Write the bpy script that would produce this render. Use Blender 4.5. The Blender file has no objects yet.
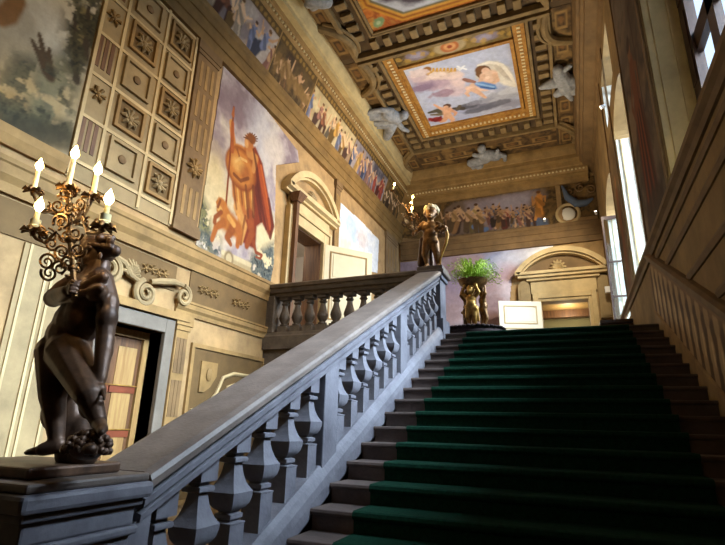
import bpy, bmesh, math, random
import numpy as np
from mathutils import Vector, Matrix

# ------------------------------------------------------------------ camera
SC = bpy.context.scene
COL = SC.collection
YAW, PIT, ROL, FPX = math.radians(-23.2061), math.radians(17.1295), math.radians(1.41745), 492.833
_f = np.array([math.sin(YAW)*math.cos(PIT), math.cos(YAW)*math.cos(PIT), math.sin(PIT)])
_r = np.array([math.cos(YAW), -math.sin(YAW), 0.0]); _u = np.cross(_r, _f)
_r, _u = math.cos(ROL)*_r+math.sin(ROL)*_u, -math.sin(ROL)*_r+math.cos(ROL)*_u
cam = bpy.data.cameras.new('camera'); cam.sensor_width = 36.0; cam.lens = FPX*36/725
cam.clip_start = 0.05; cam.clip_end = 200
co = bpy.data.objects.new('camera', cam); COL.objects.link(co)
co.matrix_world = Matrix(((_r[0], _u[0], -_f[0], 0), (_r[1], _u[1], -_f[1], 0), (_r[2], _u[2], -_f[2], 0), (0, 0, 0, 1)))
SC.camera = co

# ------------------------------------------------------------------ world, lights, exposure
SC.view_settings.view_transform = 'Standard'
SC.view_settings.look = 'None'
SC.view_settings.exposure = 0.0
SC.view_settings.gamma = 1.0
SC.view_settings.use_curve_mapping = False
w = bpy.data.worlds.new('sky'); SC.world = w; w.use_nodes = True
bg = w.node_tree.nodes['Background']; bg.inputs[0].default_value = (0.62, 0.78, 1.0, 1); bg.inputs[1].default_value = 1.8

def light(name, kind, loc, target, energy, color, **kw):
    d = bpy.data.lights.new(name, kind); d.energy = energy; d.color = color
    for k, v in kw.items(): setattr(d, k, v)
    o = bpy.data.objects.new(name, d); COL.objects.link(o); o.location = loc
    if target is not None:
        o.rotation_euler = (Vector(target)-Vector(loc)).to_track_quat('-Z', 'Y').to_euler()
    return o

DAY = (0.70, 0.83, 1.0)
# daylight pressing in through the windows of the right wall
for (yc, zc, s_, e) in ((4.4, 4.6, 3.4, 2100), (9.9, 4.5, 3.0, 2300), (13.7, 4.3, 3.0, 2000)):
    light('window_daylight', 'AREA', (5.0, yc, zc+1.8), (-2.4, yc, 0.6), e, DAY, shape='RECTANGLE', size=s_, size_y=s_, spread=math.radians(64 if yc < 6 else 150))
WARM = (1.0, 0.70, 0.36)
# warm spotlights on the right-hand cornice; added fill on end wall, planter and ceiling
light('cornice_spotlight', 'SPOT', (0.95, 2.2, 7.6), (-5.9, 3.8, 3.1), 720, WARM, spot_size=math.radians(62), spot_blend=0.9, shadow_soft_size=0.15)
light('cornice_spotlight', 'SPOT', (0.95, 6.0, 7.6), (-5.9, 7.2, 3.5), 1000, WARM, spot_size=math.radians(62), spot_blend=0.9, shadow_soft_size=0.15)
light('cornice_spotlight', 'SPOT', (0.95, 11.9, 7.6), (-5.9, 11.0, 4.8), 1650, WARM, spot_size=math.radians(85), spot_blend=0.9, shadow_soft_size=0.15)
light('end_wall_fill', 'SPOT', (0.9, 13.2, 6.6), (-1.0, 17.4, 4.6), 900, (1.0, 0.86, 0.62), spot_size=math.radians(75), spot_blend=0.9, shadow_soft_size=0.1)  # added beside the window wall, no fixture there, to brighten the end fresco
light('cornice_spotlight', 'SPOT', (1.0, 12.0, 7.5), (-1.7, 9.6, 3.2), 1500, (1.0, 0.86, 0.6), spot_size=math.radians(24), spot_blend=0.8, shadow_soft_size=0.1)  # extra beam added to brighten the fern planter
light('ceiling_fill', 'SPOT', (-2.2, 12.0, 2.6), (-2.3, 12.2, 9.5), 1300, (1.0, 0.84, 0.6), spot_size=math.radians(130), spot_blend=1.0, shadow_soft_size=0.3)  # added uplight in mid-air, no fixture, brightens the ceiling

# ------------------------------------------------------------------ helpers
def ray(px, py): return _r*((px-362.5)/FPX)-_u*((py-272.5)/FPX)+_f
def onX(px, py, v): d = ray(px, py); return d*(v/d[0])
def onY(px, py, v): d = ray(px, py); return d*(v/d[1])
def onZ(px, py, v): d = ray(px, py); return d*(v/d[2])
def lin(c):
    c = np.asarray(c, float)/255.0
    return np.where(c <= 0.04045, c/12.92, ((c+0.055)/1.055)**2.4)

def tag(o, label=None, cat=None, group=None, kind=None):
    if label: o['label'] = label
    if cat: o['category'] = cat
    if group: o['group'] = group
    if kind: o['kind'] = kind
    return o
def empty(name, loc=(0, 0, 0), label=None, cat=None, group=None, kind=None, rz=0):
    o = bpy.data.objects.new(name, None); COL.objects.link(o); o.location = loc; o.rotation_euler = (0, 0, rz)
    o.empty_display_size = 0.1
    return tag(o, label, cat, group, kind)
def copy_tree(o, parent=None):
    c = o.copy(); COL.objects.link(c)
    if parent is not None: c.parent = parent
    for ch in list(o.children): copy_tree(ch, c)
    return c

class MB:
    def __init__(s): s.v = []; s.f = []
    def add(s, vs, fs):
        n = len(s.v); s.v += [tuple(map(float, q)) for q in vs]; s.f += [tuple(n+i for i in q) for q in fs]; return s
    def box(s, x0, x1, y0, y1, z0, z1):
        vs = [(x, y, z) for z in (z0, z1) for y in (y0, y1) for x in (x0, x1)]
        return s.add(vs, [(0, 2, 3, 1), (4, 5, 7, 6), (0, 1, 5, 4), (2, 6, 7, 3), (0, 4, 6, 2), (1, 3, 7, 5)])
    def prism(s, ring, vec):
        """ring: 3-D points of a closed outline, swept by vec"""
        n = len(ring); r = [np.array(p, float) for p in ring]; vec = np.array(vec, float)
        vs = [tuple(p) for p in r]+[tuple(p+vec) for p in r]
        fs = [tuple(range(n-1, -1, -1)), tuple(range(n, 2*n))]+[(i, (i+1) % n, n+(i+1) % n, n+i) for i in range(n)]
        return s.add(vs, fs)
    def loft(s, rings, closed=True, caps=True):
        n = len(rings[0]); vs = [tuple(p) for r in rings for p in r]; fs = []
        for k in range(len(rings)-1):
            for i in range(n if closed else n-1):
                j = (i+1) % n; fs.append((k*n+i, k*n+j, (k+1)*n+j, (k+1)*n+i))
        if caps and closed:
            fs.append(tuple(range(n-1, -1, -1))); fs.append(tuple((len(rings)-1)*n+i for i in range(n)))
        return s.add(vs, fs)
    def lathe(s, prof, c=(0, 0, 0), n=16, rot=0.0, sx=1, sy=1, shear=0.0):
        k = 1/math.cos(math.pi/n) if n == 4 else 1
        rings = []
        for r, z in prof:
            rg = []
            for i in range(n):
                a = rot+2*math.pi*i/n; dx, dy = r*k*math.cos(a)*sx, r*k*math.sin(a)*sy
                rg.append((c[0]+dx, c[1]+dy, c[2]+z+shear*dy))
            rings.append(rg)
        return s.loft(rings)
    def tube(s, pts, rad, n=8):
        P = [np.array(p, float) for p in pts]
        if np.isscalar(rad): rad = [rad]*len(P)
        rings = []; up = None
        for i, p in enumerate(P):
            t = P[min(i+1, len(P)-1)]-P[max(i-1, 0)]; t = t/(np.linalg.norm(t)+1e-9)
            if up is None:
                a = np.array([0, 0, 1.0]) if abs(t[2]) < 0.9 else np.array([1.0, 0, 0])
            else: a = up
            b = np.cross(t, a); b /= np.linalg.norm(b)+1e-9; up = np.cross(b, t)
            rings.append([tuple(p+rad[i]*(math.cos(2*math.pi*j/n)*b+math.sin(2*math.pi*j/n)*up)) for j in range(n)])
        return s.loft(rings)
    def ball(s, c, r, n=12, m=8):
        r = (r, r, r) if np.isscalar(r) else r
        rings = []
        for k in range(1, m):
            ph = math.pi*k/m
            rings.append([(c[0]+r[0]*math.sin(ph)*math.cos(2*math.pi*i/n), c[1]+r[1]*math.sin(ph)*math.sin(2*math.pi*i/n), c[2]-r[2]*math.cos(ph)) for i in range(n)])
        return s.loft(rings)
    def mesh(s, name, mat, smooth=False):
        me = bpy.data.meshes.new(name); me.from_pydata(s.v, [], s.f)
        bm = bmesh.new(); bm.from_mesh(me); bmesh.ops.recalc_face_normals(bm, faces=bm.faces); bm.to_mesh(me); bm.free()
        if mat: me.materials.append(mat)
        if smooth:
            me.polygons.foreach_set('use_smooth', [True]*len(me.polygons))
            try: me.set_sharp_from_angle(angle=math.radians(38))
            except Exception: pass
        return me
    def build(s, name, mat, parent=None, smooth=False, loc=None, bevel=0):
        o = bpy.data.objects.new(name, s.mesh(name, mat, smooth)); COL.objects.link(o)
        if parent is not None: o.parent = parent
        if loc is not None: o.location = loc
        if bevel:
            b = o.modifiers.new('edge', 'BEVEL'); b.width = bevel; b.segments = 2; b.limit_method = 'ANGLE'; b.angle_limit = math.radians(40)
        return o

def organic(name, shapes, mat, parent=None, voxel=0.01, smooth=4, origin=(0, 0, 0), tint=None):
    """One continuous surface grown from tapered limbs and ellipsoid muscles."""
    b = MB(); O = np.array(origin, float)
    for sh in shapes:
        if sh[0] == 'c':
            p0, p1 = np.array(sh[1], float)-O, np.array(sh[2], float)-O
            r0, r1 = sh[3], sh[4]; d = p1-p0; L = np.linalg.norm(d)+1e-9
            pts = []; rad = []
            dn = d/L
            for t in (-1, -.85, -.5): pts.append(p0+dn*r0*t); rad.append(r0*max(.08, math.sqrt(max(0, 1-t*t))))
            for t in (0, .33, .66, 1): pts.append(p0+d*t); rad.append(r0+(r1-r0)*t)
            for t in (.5, .85, 1): pts.append(p1+dn*r1*t); rad.append(r1*max(.08, math.sqrt(max(0, 1-t*t))))
            b.tube(pts, rad, 12)
        else:
            c = np.array(sh[1], float)-O
            m = MB(); m.ball((0, 0, 0), sh[2], 14, 10)
            R = Matrix.Identity(3)
            if len(sh) > 3:
                from mathutils import Euler
                R = Euler([math.radians(q) for q in sh[3]]).to_matrix()
            b.add([tuple(R @ Vector(v)+Vector(c)) for v in m.v], m.f)
    me = b.mesh(name+'_raw', None)
    tmp = bpy.data.objects.new(name+'_raw', me); COL.objects.link(tmp)
    rm = tmp.modifiers.new('r', 'REMESH'); rm.mode = 'VOXEL'; rm.voxel_size = voxel; rm.use_smooth_shade = True
    if smooth:
        sm = tmp.modifiers.new('s', 'SMOOTH'); sm.iterations = smooth; sm.factor = 0.5
    dg = bpy.context.evaluated_depsgraph_get(); dg.update()
    out = bpy.data.meshes.new_from_object(tmp.evaluated_get(dg)); out.name = name
    bpy.data.objects.remove(tmp); bpy.data.meshes.remove(me)
    out.materials.clear(); out.materials.append(mat)
    out.polygons.foreach_set('use_smooth', [True]*len(out.polygons))
    o = bpy.data.objects.new(name, out); COL.objects.link(o); o.location = origin
    if parent is not None:
        o.parent = parent; o.location = O-np.array(parent.location)
    return o

# ------------------------------------------------------------------ materials
def mat(name, col, rough=0.6, metal=0.0, var=0.25, scale=4.0, bump=0.15, col2=None, spec=0.4, stretch=(1, 1, 1), coat=0.0):
    m = bpy.data.materials.new(name); m.use_nodes = True; nt = m.node_tree; N = nt.nodes; L = nt.links
    p = N['Principled BSDF']; p.inputs['Roughness'].default_value = rough; p.inputs['Metallic'].default_value = metal
    p.inputs['Specular IOR Level'].default_value = spec
    if coat: p.inputs['Coat Weight'].default_value = coat
    tc = N.new('ShaderNodeTexCoord'); mp = N.new('ShaderNodeMapping'); mp.inputs['Scale'].default_value = stretch
    L.new(tc.outputs['Object'], mp.inputs['Vector'])
    n1 = N.new('ShaderNodeTexNoise'); n1.inputs['Scale'].default_value = scale; n1.inputs['Detail'].default_value = 6; n1.inputs['Roughness'].default_value = 0.65
    L.new(mp.outputs[0], n1.inputs['Vector'])
    c1 = lin(col); c2 = lin(col2) if col2 is not None else c1*(1-var*1.6)
    cr = N.new('ShaderNodeValToRGB'); cr.color_ramp.elements[0].position = 0.32; cr.color_ramp.elements[1].position = 0.68
    cr.color_ramp.elements[0].color = (*c2, 1); cr.color_ramp.elements[1].color = (*c1, 1)
    L.new(n1.outputs['Fac'], cr.inputs['Fac']); L.new(cr.outputs['Color'], p.inputs['Base Color'])
    if bump:
        n2 = N.new('ShaderNodeTexNoise'); n2.inputs['Scale'].default_value = scale*9; n2.inputs['Detail'].default_value = 4
        L.new(mp.outputs[0], n2.inputs['Vector'])
        bp = N.new('ShaderNodeBump'); bp.inputs['Strength'].default_value = bump; bp.inputs['Distance'].default_value = 0.02
        L.new(n2.outputs['Fac'], bp.inputs['Height']); L.new(bp.outputs[0], p.inputs['Normal'])
    return m

def emis(name, col, power):
    m = bpy.data.materials.new(name); m.use_nodes = True; p = m.node_tree.nodes['Principled BSDF']
    p.inputs['Base Color'].default_value = (*lin(col), 1); p.inputs['Emission Color'].default_value = (*lin(col), 1)
    p.inputs['Emission Strength'].default_value = power
    return m

def fresco_mat():
    m = bpy.data.materials.new('fresco_paint'); m.use_nodes = True; nt = m.node_tree; N = nt.nodes; L = nt.links
    p = N['Principled BSDF']; p.inputs['Roughness'].default_value = 0.75; p.inputs['Specular IOR Level'].default_value = 0.25
    a = N.new('ShaderNodeAttribute'); a.attribute_name = 'Col'
    tc = N.new('ShaderNodeTexCoord'); n1 = N.new('ShaderNodeTexNoise'); n1.inputs['Scale'].default_value = 7; n1.inputs['Detail'].default_value = 8; n1.inputs['Roughness'].default_value = 0.7
    L.new(tc.outputs['Object'], n1.inputs['Vector'])
    mr = N.new('ShaderNodeMapRange'); mr.inputs[1].default_value = 0.3; mr.inputs[2].default_value = 0.7; mr.inputs[3].default_value = 0.8; mr.inputs[4].default_value = 1.1
    L.new(n1.outputs['Fac'], mr.inputs[0])
    mx = N.new('ShaderNodeVectorMath'); mx.operation = 'SCALE'
    L.new(a.outputs['Color'], mx.inputs[0]); L.new(mr.outputs[0], mx.inputs['Scale']); L.new(mx.outputs[0], p.inputs['Base Color'])
    return m

M = dict(
    plaster=mat('warm_ochre_plaster', (182, 148, 100), 0.85, var=0.3, scale=1.9, bump=0.1),
    plaster_dark=mat('umber_plaster', (138, 112, 78), 0.85, var=0.25, scale=1.6, bump=0.1),
    architrave=mat('umber_architrave_plaster', (138, 108, 60), 0.75, var=0.28, scale=2.5, bump=0.08),
    cornice_lit=mat('lit_cornice_plaster', (204, 180, 128), 0.75, var=0.2, scale=2.5, bump=0.06),  # lighter copy of the moulding: bright light on the crown put into colour
    cream=mat('cream_painted_stone', (206, 180, 130), 0.7, var=0.2, scale=2.0, bump=0.06),
    ivory=mat('ivory_plaster', (164, 140, 98), 0.75, var=0.24, scale=2.2, bump=0.08),
    mould=mat('ochre_moulding', (164, 130, 78), 0.75, var=0.28, scale=2.5, bump=0.08),
    mould_dark=mat('brown_moulding', (128, 100, 64), 0.75, var=0.25, scale=2.5, bump=0.08),
    brown_panel=mat('brown_painted_panel', (112, 86, 48), 0.8, var=0.2, scale=3, bump=0.05),
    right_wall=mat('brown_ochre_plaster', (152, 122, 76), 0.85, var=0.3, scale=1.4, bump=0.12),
    white=mat('white_reveal_plaster', (236, 230, 214), 0.8, var=0.06, scale=2, bump=0.05),
    stone=mat('grey_sandstone', (112, 110, 116), 0.6, var=0.22, scale=3.2, bump=0.2, col2=(82, 80, 86)),
    rail=mat('worn_grey_brown_sandstone', (110, 98, 90), 0.5, var=0.22, scale=5, bump=0.12, col2=(82, 72, 66)),
    step=mat('dark_brown_grey_stone', (104, 88, 80), 0.62, var=0.25, scale=3, bump=0.2, col2=(74, 62, 57)),
    landing_stone=mat('warm_lit_sandstone', (112, 98, 82), 0.6, var=0.25, scale=4, bump=0.2, col2=(74, 64, 54)),  # brown tint is the landing's warm light put into the stone's colour
    grey_stone=mat('pale_grey_doorframe_stone', (122, 112, 98), 0.65, var=0.15, scale=4, bump=0.12),
    carpet=mat('green_wool_carpet', (24, 66, 48), 0.95, var=0.2, scale=30, bump=0.5, spec=0.1, col2=(16, 46, 34)),
    bronze=mat('dark_bronze', (112, 84, 64), 0.45, 0.35, var=0.3, scale=6, bump=0.05, col2=(50, 36, 28)),
    bronze_gold=mat('gilt_bronze', (142, 104, 58), 0.42, 0.45, var=0.35, scale=9, bump=0.1, col2=(74, 46, 22)),
    gilt=mat('gilding', (206, 160, 78), 0.4, 0.45, var=0.3, scale=7, bump=0.1, col2=(120, 82, 34)),
    iron=mat('rusted_gilt_iron', (136, 98, 52), 0.45, 0.8, var=0.35, scale=14, bump=0.15, col2=(58, 38, 24)),
    wax=mat('ivory_candle', (240, 226, 170), 0.5, var=0.05, scale=6, bump=0.0),
    flame=emis('glowing_bulb', (255, 214, 130), 45),
    wood=mat('walnut_door_wood', (118, 82, 50), 0.5, var=0.3, scale=3, bump=0.1, stretch=(6, 6, .6), col2=(78, 50, 30)),
    wood_light=mat('honey_wood_panel', (176, 142, 88), 0.5, var=0.25, scale=3, bump=0.08, stretch=(7, 7, .5), col2=(140, 104, 60)),
    wood_red=mat('red_brown_rail_wood', (130, 66, 40), 0.5, var=0.2, scale=3, bump=0.05),
    wood_dark=mat('dark_chestnut_wood', (62, 40, 28), 0.45, var=0.3, scale=4, bump=0.08, stretch=(1, 1, 5)),
    door_white=mat('white_door_paint', (232, 224, 200), 0.5, var=0.06, scale=3, bump=0.03),
    door_cream=mat('cream_door_paint', (206, 188, 146), 0.55, var=0.08, scale=3, bump=0.03),
    olive=mat('olive_room_wall', (164, 150, 104), 0.8, var=0.1, scale=2, bump=0.03),
    stucco=mat('grey_stucco', (168, 168, 168), 0.75, var=0.22, scale=7, bump=0.1, col2=(118, 120, 124)),
    ceil=mat('brown_painted_ceiling', (96, 74, 46), 0.8, var=0.4, scale=1.8, bump=0.05, col2=(56, 42, 26)),
    ceil_gold=mat('gold_ceiling_frame', (188, 138, 62), 0.6, 0.1, var=0.3, scale=6, bump=0.15, col2=(136, 88, 34)),
    ceil_mould=mat('buff_ceiling_moulding', (142, 116, 74), 0.75, var=0.3, scale=4, bump=0.1),
    beads=mat('pale_bead_stucco', (220, 200, 152), 0.7, var=0.1, scale=3, bump=0.0),
    fern=mat('fern_leaf', (178, 204, 76), 0.6, var=0.3, scale=12, bump=0.0, col2=(126, 166, 48)),
    soil=mat('dark_soil', (46, 36, 28), 0.9, var=0.2, scale=20, bump=0.3),
    plastic=mat('white_plastic', (236, 236, 238), 0.35, var=0.03, scale=3, bump=0.0),
    rug=mat('dark_plum_cloth', (58, 40, 40), 0.9, var=0.3, scale=20, bump=0.4),
    black=mat('black_metal', (26, 24, 24), 0.4, 0.6, var=0.1, scale=8, bump=0.0),
    floor=mat('terracotta_floor', (120, 92, 72), 0.6, var=0.2, scale=2, bump=0.1),
    white_mat=mat('white_interior_wall', (214, 206, 196), 0.8, var=0.06, scale=2, bump=0.03),
)
M['fresco'] = fresco_mat()
gl = bpy.data.materials.new('window_glass'); gl.use_nodes = True
_n = gl.node_tree.nodes; _p = _n['Principled BSDF']; _p.inputs['Roughness'].default_value = 0.05
_t = _n.new('ShaderNodeBsdfTransparent'); _t.inputs[0].default_value = (0.93, 0.96, 0.97, 1); _g = _n.new('ShaderNodeBsdfGlossy'); _g.inputs['Roughness'].default_value = 0.05
_mx = _n.new('ShaderNodeMixShader'); _mx.inputs[0].default_value = 0.06
gl.node_tree.links.new(_t.outputs[0], _mx.inputs[1]); gl.node_tree.links.new(_g.outputs[0], _mx.inputs[2]); gl.node_tree.links.new(_mx.outputs[0], _n['Material Output'].inputs[0])
M['glass'] = gl

# ------------------------------------------------------------------ fresco painting: pigment laid on a fine grid of wall vertices
def vnoise(u, v, seed):
    rs = np.random.RandomState(seed); T = rs.rand(64, 64)
    iu, iv = np.floor(u).astype(int), np.floor(v).astype(int); fu, fv = u-iu, v-iv
    fu, fv = fu*fu*(3-2*fu), fv*fv*(3-2*fv)
    g = lambda a, b: T[a % 64, b % 64]
    return (g(iu, iv)*(1-fu)+g(iu+1, iv)*fu)*(1-fv)+(g(iu, iv+1)*(1-fu)+g(iu+1, iv+1)*fu)*fv
def fbm(u, v, seed, o=5):
    s = 0; a = .5; t = 0
    for k in range(o): s = s+a*vnoise(u*2**k+k*7.3, v*2**k+k*3.1, seed+k); t += a; a *= .55
    return s/t

class Fresco:
    def __init__(s, axis, val, step, rect=None, outline=None):
        s.ax = axis; s.val = val; s.out = None
        s.ij = {'X': (1, 2), 'Y': (0, 2), 'Z': (0, 1)}[axis]
        if outline is not None:
            s.out = s.P(outline); a0, b0 = s.out.min(0); a1, b1 = s.out.max(0)
        else: a0, a1, b0, b1 = rect
        s.n = max(2, int(round((a1-a0)/step))); s.m = max(2, int(round((b1-b0)/step)))
        A, B = np.meshgrid(np.linspace(a0, a1, s.n+1), np.linspace(b0, b1, s.m+1), indexing='ij')
        s.A, s.B = A.ravel(), B.ravel(); s.C = np.tile(lin((128, 128, 128)), (len(s.A), 1))
    def P(s, pts):
        fn = {'X': onX, 'Y': onY, 'Z': onZ}[s.ax]
        return np.array([[fn(x, y, s.val)[k] for k in s.ij] for x, y in pts])
    def mix(s, al, col):
        al = np.clip(al, 0, 1)[:, None]; s.C = s.C*(1-al)+lin(col)*al if np.ndim(col) == 1 else s.C*(1-al)+col*al
    def sky(s, cols, scale=1.0, seed=1, stretch=1.0):
        n = fbm(s.A/scale*stretch+50, s.B/scale+50, seed); n = np.clip((n-.28)/.44, 0, .999)*(len(cols)-1)
        i = n.astype(int); f = (n-i)[:, None]; L = np.array([lin(c) for c in cols]); s.C = L[i]*(1-f)+L[np.minimum(i+1, len(cols)-1)]*f
    def _segd(s, p, idx=None):
        A, B = (s.A, s.B) if idx is None else (s.A[idx], s.B[idx])
        d = np.full(len(A), 1e9); tt = np.zeros(len(A)); n = len(p)-1
        for k in range(n):
            a, b = p[k], p[k+1]; e = b-a; L = e@e+1e-12
            t = np.clip(((A-a[0])*e[0]+(B-a[1])*e[1])/L, 0, 1)
            q = np.hypot(A-a[0]-t*e[0], B-a[1]-t*e[1]); m = q < d; d[m] = q[m]; tt[m] = (k+t[m])/n
        return d, tt
    def inside(s, p, A=None, B=None):
        A = s.A if A is None else A; B = s.B if B is None else B
        r = np.zeros(len(A), bool); n = len(p)
        for k in range(n):
            (x0, y0), (x1, y1) = p[k], p[(k+1) % n]
            if y0 == y1: continue
            c = ((y0 > B) != (y1 > B)) & (A < (x1-x0)*(B-y0)/(y1-y0)+x0); r ^= c
        return r
    def poly(s, pts, col, soft=.03, alpha=1., plane=False):
        p = np.array(pts, float) if plane else s.P(pts); mg = soft*2
        ix = np.where((s.A > p[:, 0].min()-mg) & (s.A < p[:, 0].max()+mg) & (s.B > p[:, 1].min()-mg) & (s.B < p[:, 1].max()+mg))[0]
        if not len(ix): return
        ins = s.inside(p, s.A[ix], s.B[ix]); d, _ = s._segd(np.vstack([p, p[:1]]), ix)
        sd = np.where(ins, d, -d); al = np.zeros(len(s.A)); al[ix] = np.clip(.5+sd/(2*soft), 0, 1)*alpha; s.mix(al, col)
    def line(s, pts, wd, col, alpha=1., soft=None, plane=False):
        p = np.array(pts, float) if plane else s.P(pts); wm = max(wd) if np.ndim(wd) else wd
        ix = np.where((s.A > p[:, 0].min()-2*wm) & (s.A < p[:, 0].max()+2*wm) & (s.B > p[:, 1].min()-2*wm) & (s.B < p[:, 1].max()+2*wm))[0]
        if not len(ix): return
        d, t = s._segd(p, ix); W = np.interp(t, np.linspace(0, 1, len(wd)), wd) if np.ndim(wd) else wd
        sf = soft if soft else np.maximum(.25*W, .008)
        al = np.zeros(len(s.A)); al[ix] = np.clip(.5+(W-d)/(2*sf), 0, 1)*alpha; s.mix(al, col)
    def blob(s, c, ra, rb, col, alpha=1., rot=0., soft=.35, rag=0., seed=3, plane=False):
        p = np.array(c, float) if plane else s.P([c])[0]; r = math.radians(rot)
        a, b = s.A-p[0], s.B-p[1]; a, b = a*math.cos(r)+b*math.sin(r), -a*math.sin(r)+b*math.cos(r)
        q = np.hypot(a/ra, b/rb)
        if rag: q = q+rag*(fbm(s.A*2.2/max(ra, rb)+9, s.B*2.2/max(ra, rb)+4, seed)-.5)*2
        s.mix(np.clip((1+soft/2-q)/soft, 0, 1)*alpha, col)
    def speck(s, pts, cols, scale, seed, thr=.55, alpha=1., soft=.1):
        """foliage-like mottling inside an outline"""
        p = s.P(pts) if pts is not None else None
        n = fbm(s.A/scale, s.B/scale, seed, 4); al = np.clip((n-thr)/.06, 0, 1)*alpha
        if p is not None:
            ins = s.inside(p); d, _ = s._segd(np.vstack([p, p[:1]])); al = al*np.clip(.5+np.where(ins, d, -d)/(2*soft), 0, 1)
        k = np.clip((fbm(s.A/scale*2.3+5, s.B/scale*2.3, seed+9, 3)-.3)/.4, 0, .999)*(len(cols)-1); i = k.astype(int); f = (k-i)[:, None]
        L = np.array([lin(c) for c in cols]); s.mix(al, L[i]*(1-f)+L[np.minimum(i+1, len(cols)-1)]*f)
    def figure(s, x, y, h, lean=0., skin=(214, 170, 130), cloth=(120, 90, 110), hair=(80, 56, 40), seed=0, seat=False, k=None):
        """a small painted figure; x,y = feet, h = height, all in metres on the wall"""
        R = random.Random(seed); q = lambda a, b: (x+(a+lean*b)*h, y+b*h)
        L = lambda pts, wd, c: s.line(pts, wd if np.ndim(wd) == 0 else list(wd), c, plane=True)
        hd = q(.02*R.uniform(-1, 1), .9); sh = q(0, .76); hp = q(R.uniform(-.03, .03), .47)
        dark = tuple(int(v*.62) for v in cloth); lt = tuple(min(255, int(v*1.3)) for v in cloth)
        if seat:
            kn = q(R.choice((-.22, .22)), .42); ft = (kn[0]+.02*h, y)
            L([hp, kn], [.1*h, .07*h], cloth); L([kn, ft], [.075*h, .06*h], dark); L([q(-.05, .45), q(-.1, .05)], [.12*h, .1*h], dark)
        else:
            L([q(-.02, .47), q(-.08-R.random()*.08, .02)], [.075*h, .04*h], skin if R.random() < .5 else cloth)
            L([q(.04, .47), q(.08+R.random()*.1, .02)], [.075*h, .04*h], skin if R.random() < .5 else dark)
            L([q(R.uniform(-.15, -.02), .6), q(R.uniform(-.1, .1), .2)], [.08*h, .14*h], cloth)
            L([q(.03, .55), q(.08, .18)], [.03*h, .03*h], lt)
        L([sh, hp], [.105*h, .085*h], skin if R.random() < .5 else lt)
        for sg in (-1, 1):
            el = q(sg*R.uniform(.16, .27), R.uniform(.52, .82)); ha = q(sg*R.uniform(.1, .4), R.uniform(.45, 1.05))
            L([q(sg*.09, .75), el], .034*h, skin); L([el, ha], [.032*h, .022*h], skin)
        L([q(-.1, .74), q(.1, .5)], [.04*h, .07*h], cloth)
        s.blob(hd, .062*h, .075*h, skin, plane=True); s.blob((hd[0]-.01*h, hd[1]+.035*h), .065*h, .05*h, hair, plane=True)
    def build(s, name, parent=None, off=0.0, thick=0.012, nrm=1, tilt=None, gain=1.0):
        """nrm: which way the painted face looks along its axis"""
        n, m = s.n+1, s.m+1
        i, j = np.meshgrid(np.arange(n-1), np.arange(m-1), indexing='ij'); a = (i*m+j).ravel()
        F = np.stack([a, a+m, a+m+1, a+1], 1)
        if s.out is not None:
            cA = s.A[F].mean(1); cB = s.B[F].mean(1); F = F[s.inside(s.out, cA, cB)]
        V = np.zeros((len(s.A), 3)); kx = {'X': 0, 'Y': 1, 'Z': 2}[s.ax]; V[:, s.ij[0]] = s.A; V[:, s.ij[1]] = s.B; V[:, kx] = s.val+off*nrm
        used, inv = np.unique(F, return_inverse=True); F = inv.reshape(F.shape); V = V[used]; C = s.C[used]*gain
        if tilt: V[:, kx] += (V[:, s.ij[1]]-tilt[0])*tilt[1]+.01
        # a thin plaster edge back to the wall
        ed = {}
        for q in F:
            for e in range(4):
                u, v = q[e], q[(e+1) % 4]; ed[(u, v)] = 1
        rim = [(u, v) for (u, v) in ed if (v, u) not in ed]
        bi = sorted({u for e in rim for u in e}); mp = {u: len(V)+k for k, u in enumerate(bi)}
        V2 = V[bi].copy(); V2[:, kx] -= thick*nrm
        faces = F.tolist()+[[v, u, mp[u], mp[v]] for u, v in rim]
        V = np.vstack([V, V2]); C = np.vstack([C, C[bi]])
        me = bpy.data.meshes.new(name); me.from_pydata(V.tolist(), [], faces)
        at = me.color_attributes.new('Col', 'FLOAT_COLOR', 'POINT'); at.data.foreach_set('color', np.hstack([C, np.ones((len(C), 1))]).ravel())
        me.materials.append(M['fresco'])
        bm = bmesh.new(); bm.from_mesh(me); bmesh.ops.recalc_face_normals(bm, faces=bm.faces)
        me2 = me
        bm.faces.ensure_lookup_table()
        if bm.faces[0].normal[kx]*nrm < 0: bmesh.ops.reverse_faces(bm, faces=bm.faces)
        bm.to_mesh(me2); bm.free()
        o = bpy.data.objects.new(name, me); COL.objects.link(o)
        if parent is not None: o.parent = parent
        return o
Zm = lambda pts, ox, oy, sc: [(ox+x/sc, oy+y/sc) for x, y in pts]

# ------------------------------------------------------------------ the room shell
XW, XR, YE, ZL, ZC, ZF, YB = -5.9, 1.3, 17.4, 1.586, 9.5, -1.62, -4.0
H, RUN, Y0, Z0 = 0.16, 0.33981, 3.51714, -0.8137      # riser, tread and the nosing of tread 0
SL = H/RUN
nose = lambda y: Z0+SL*(y-Y0)

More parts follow.
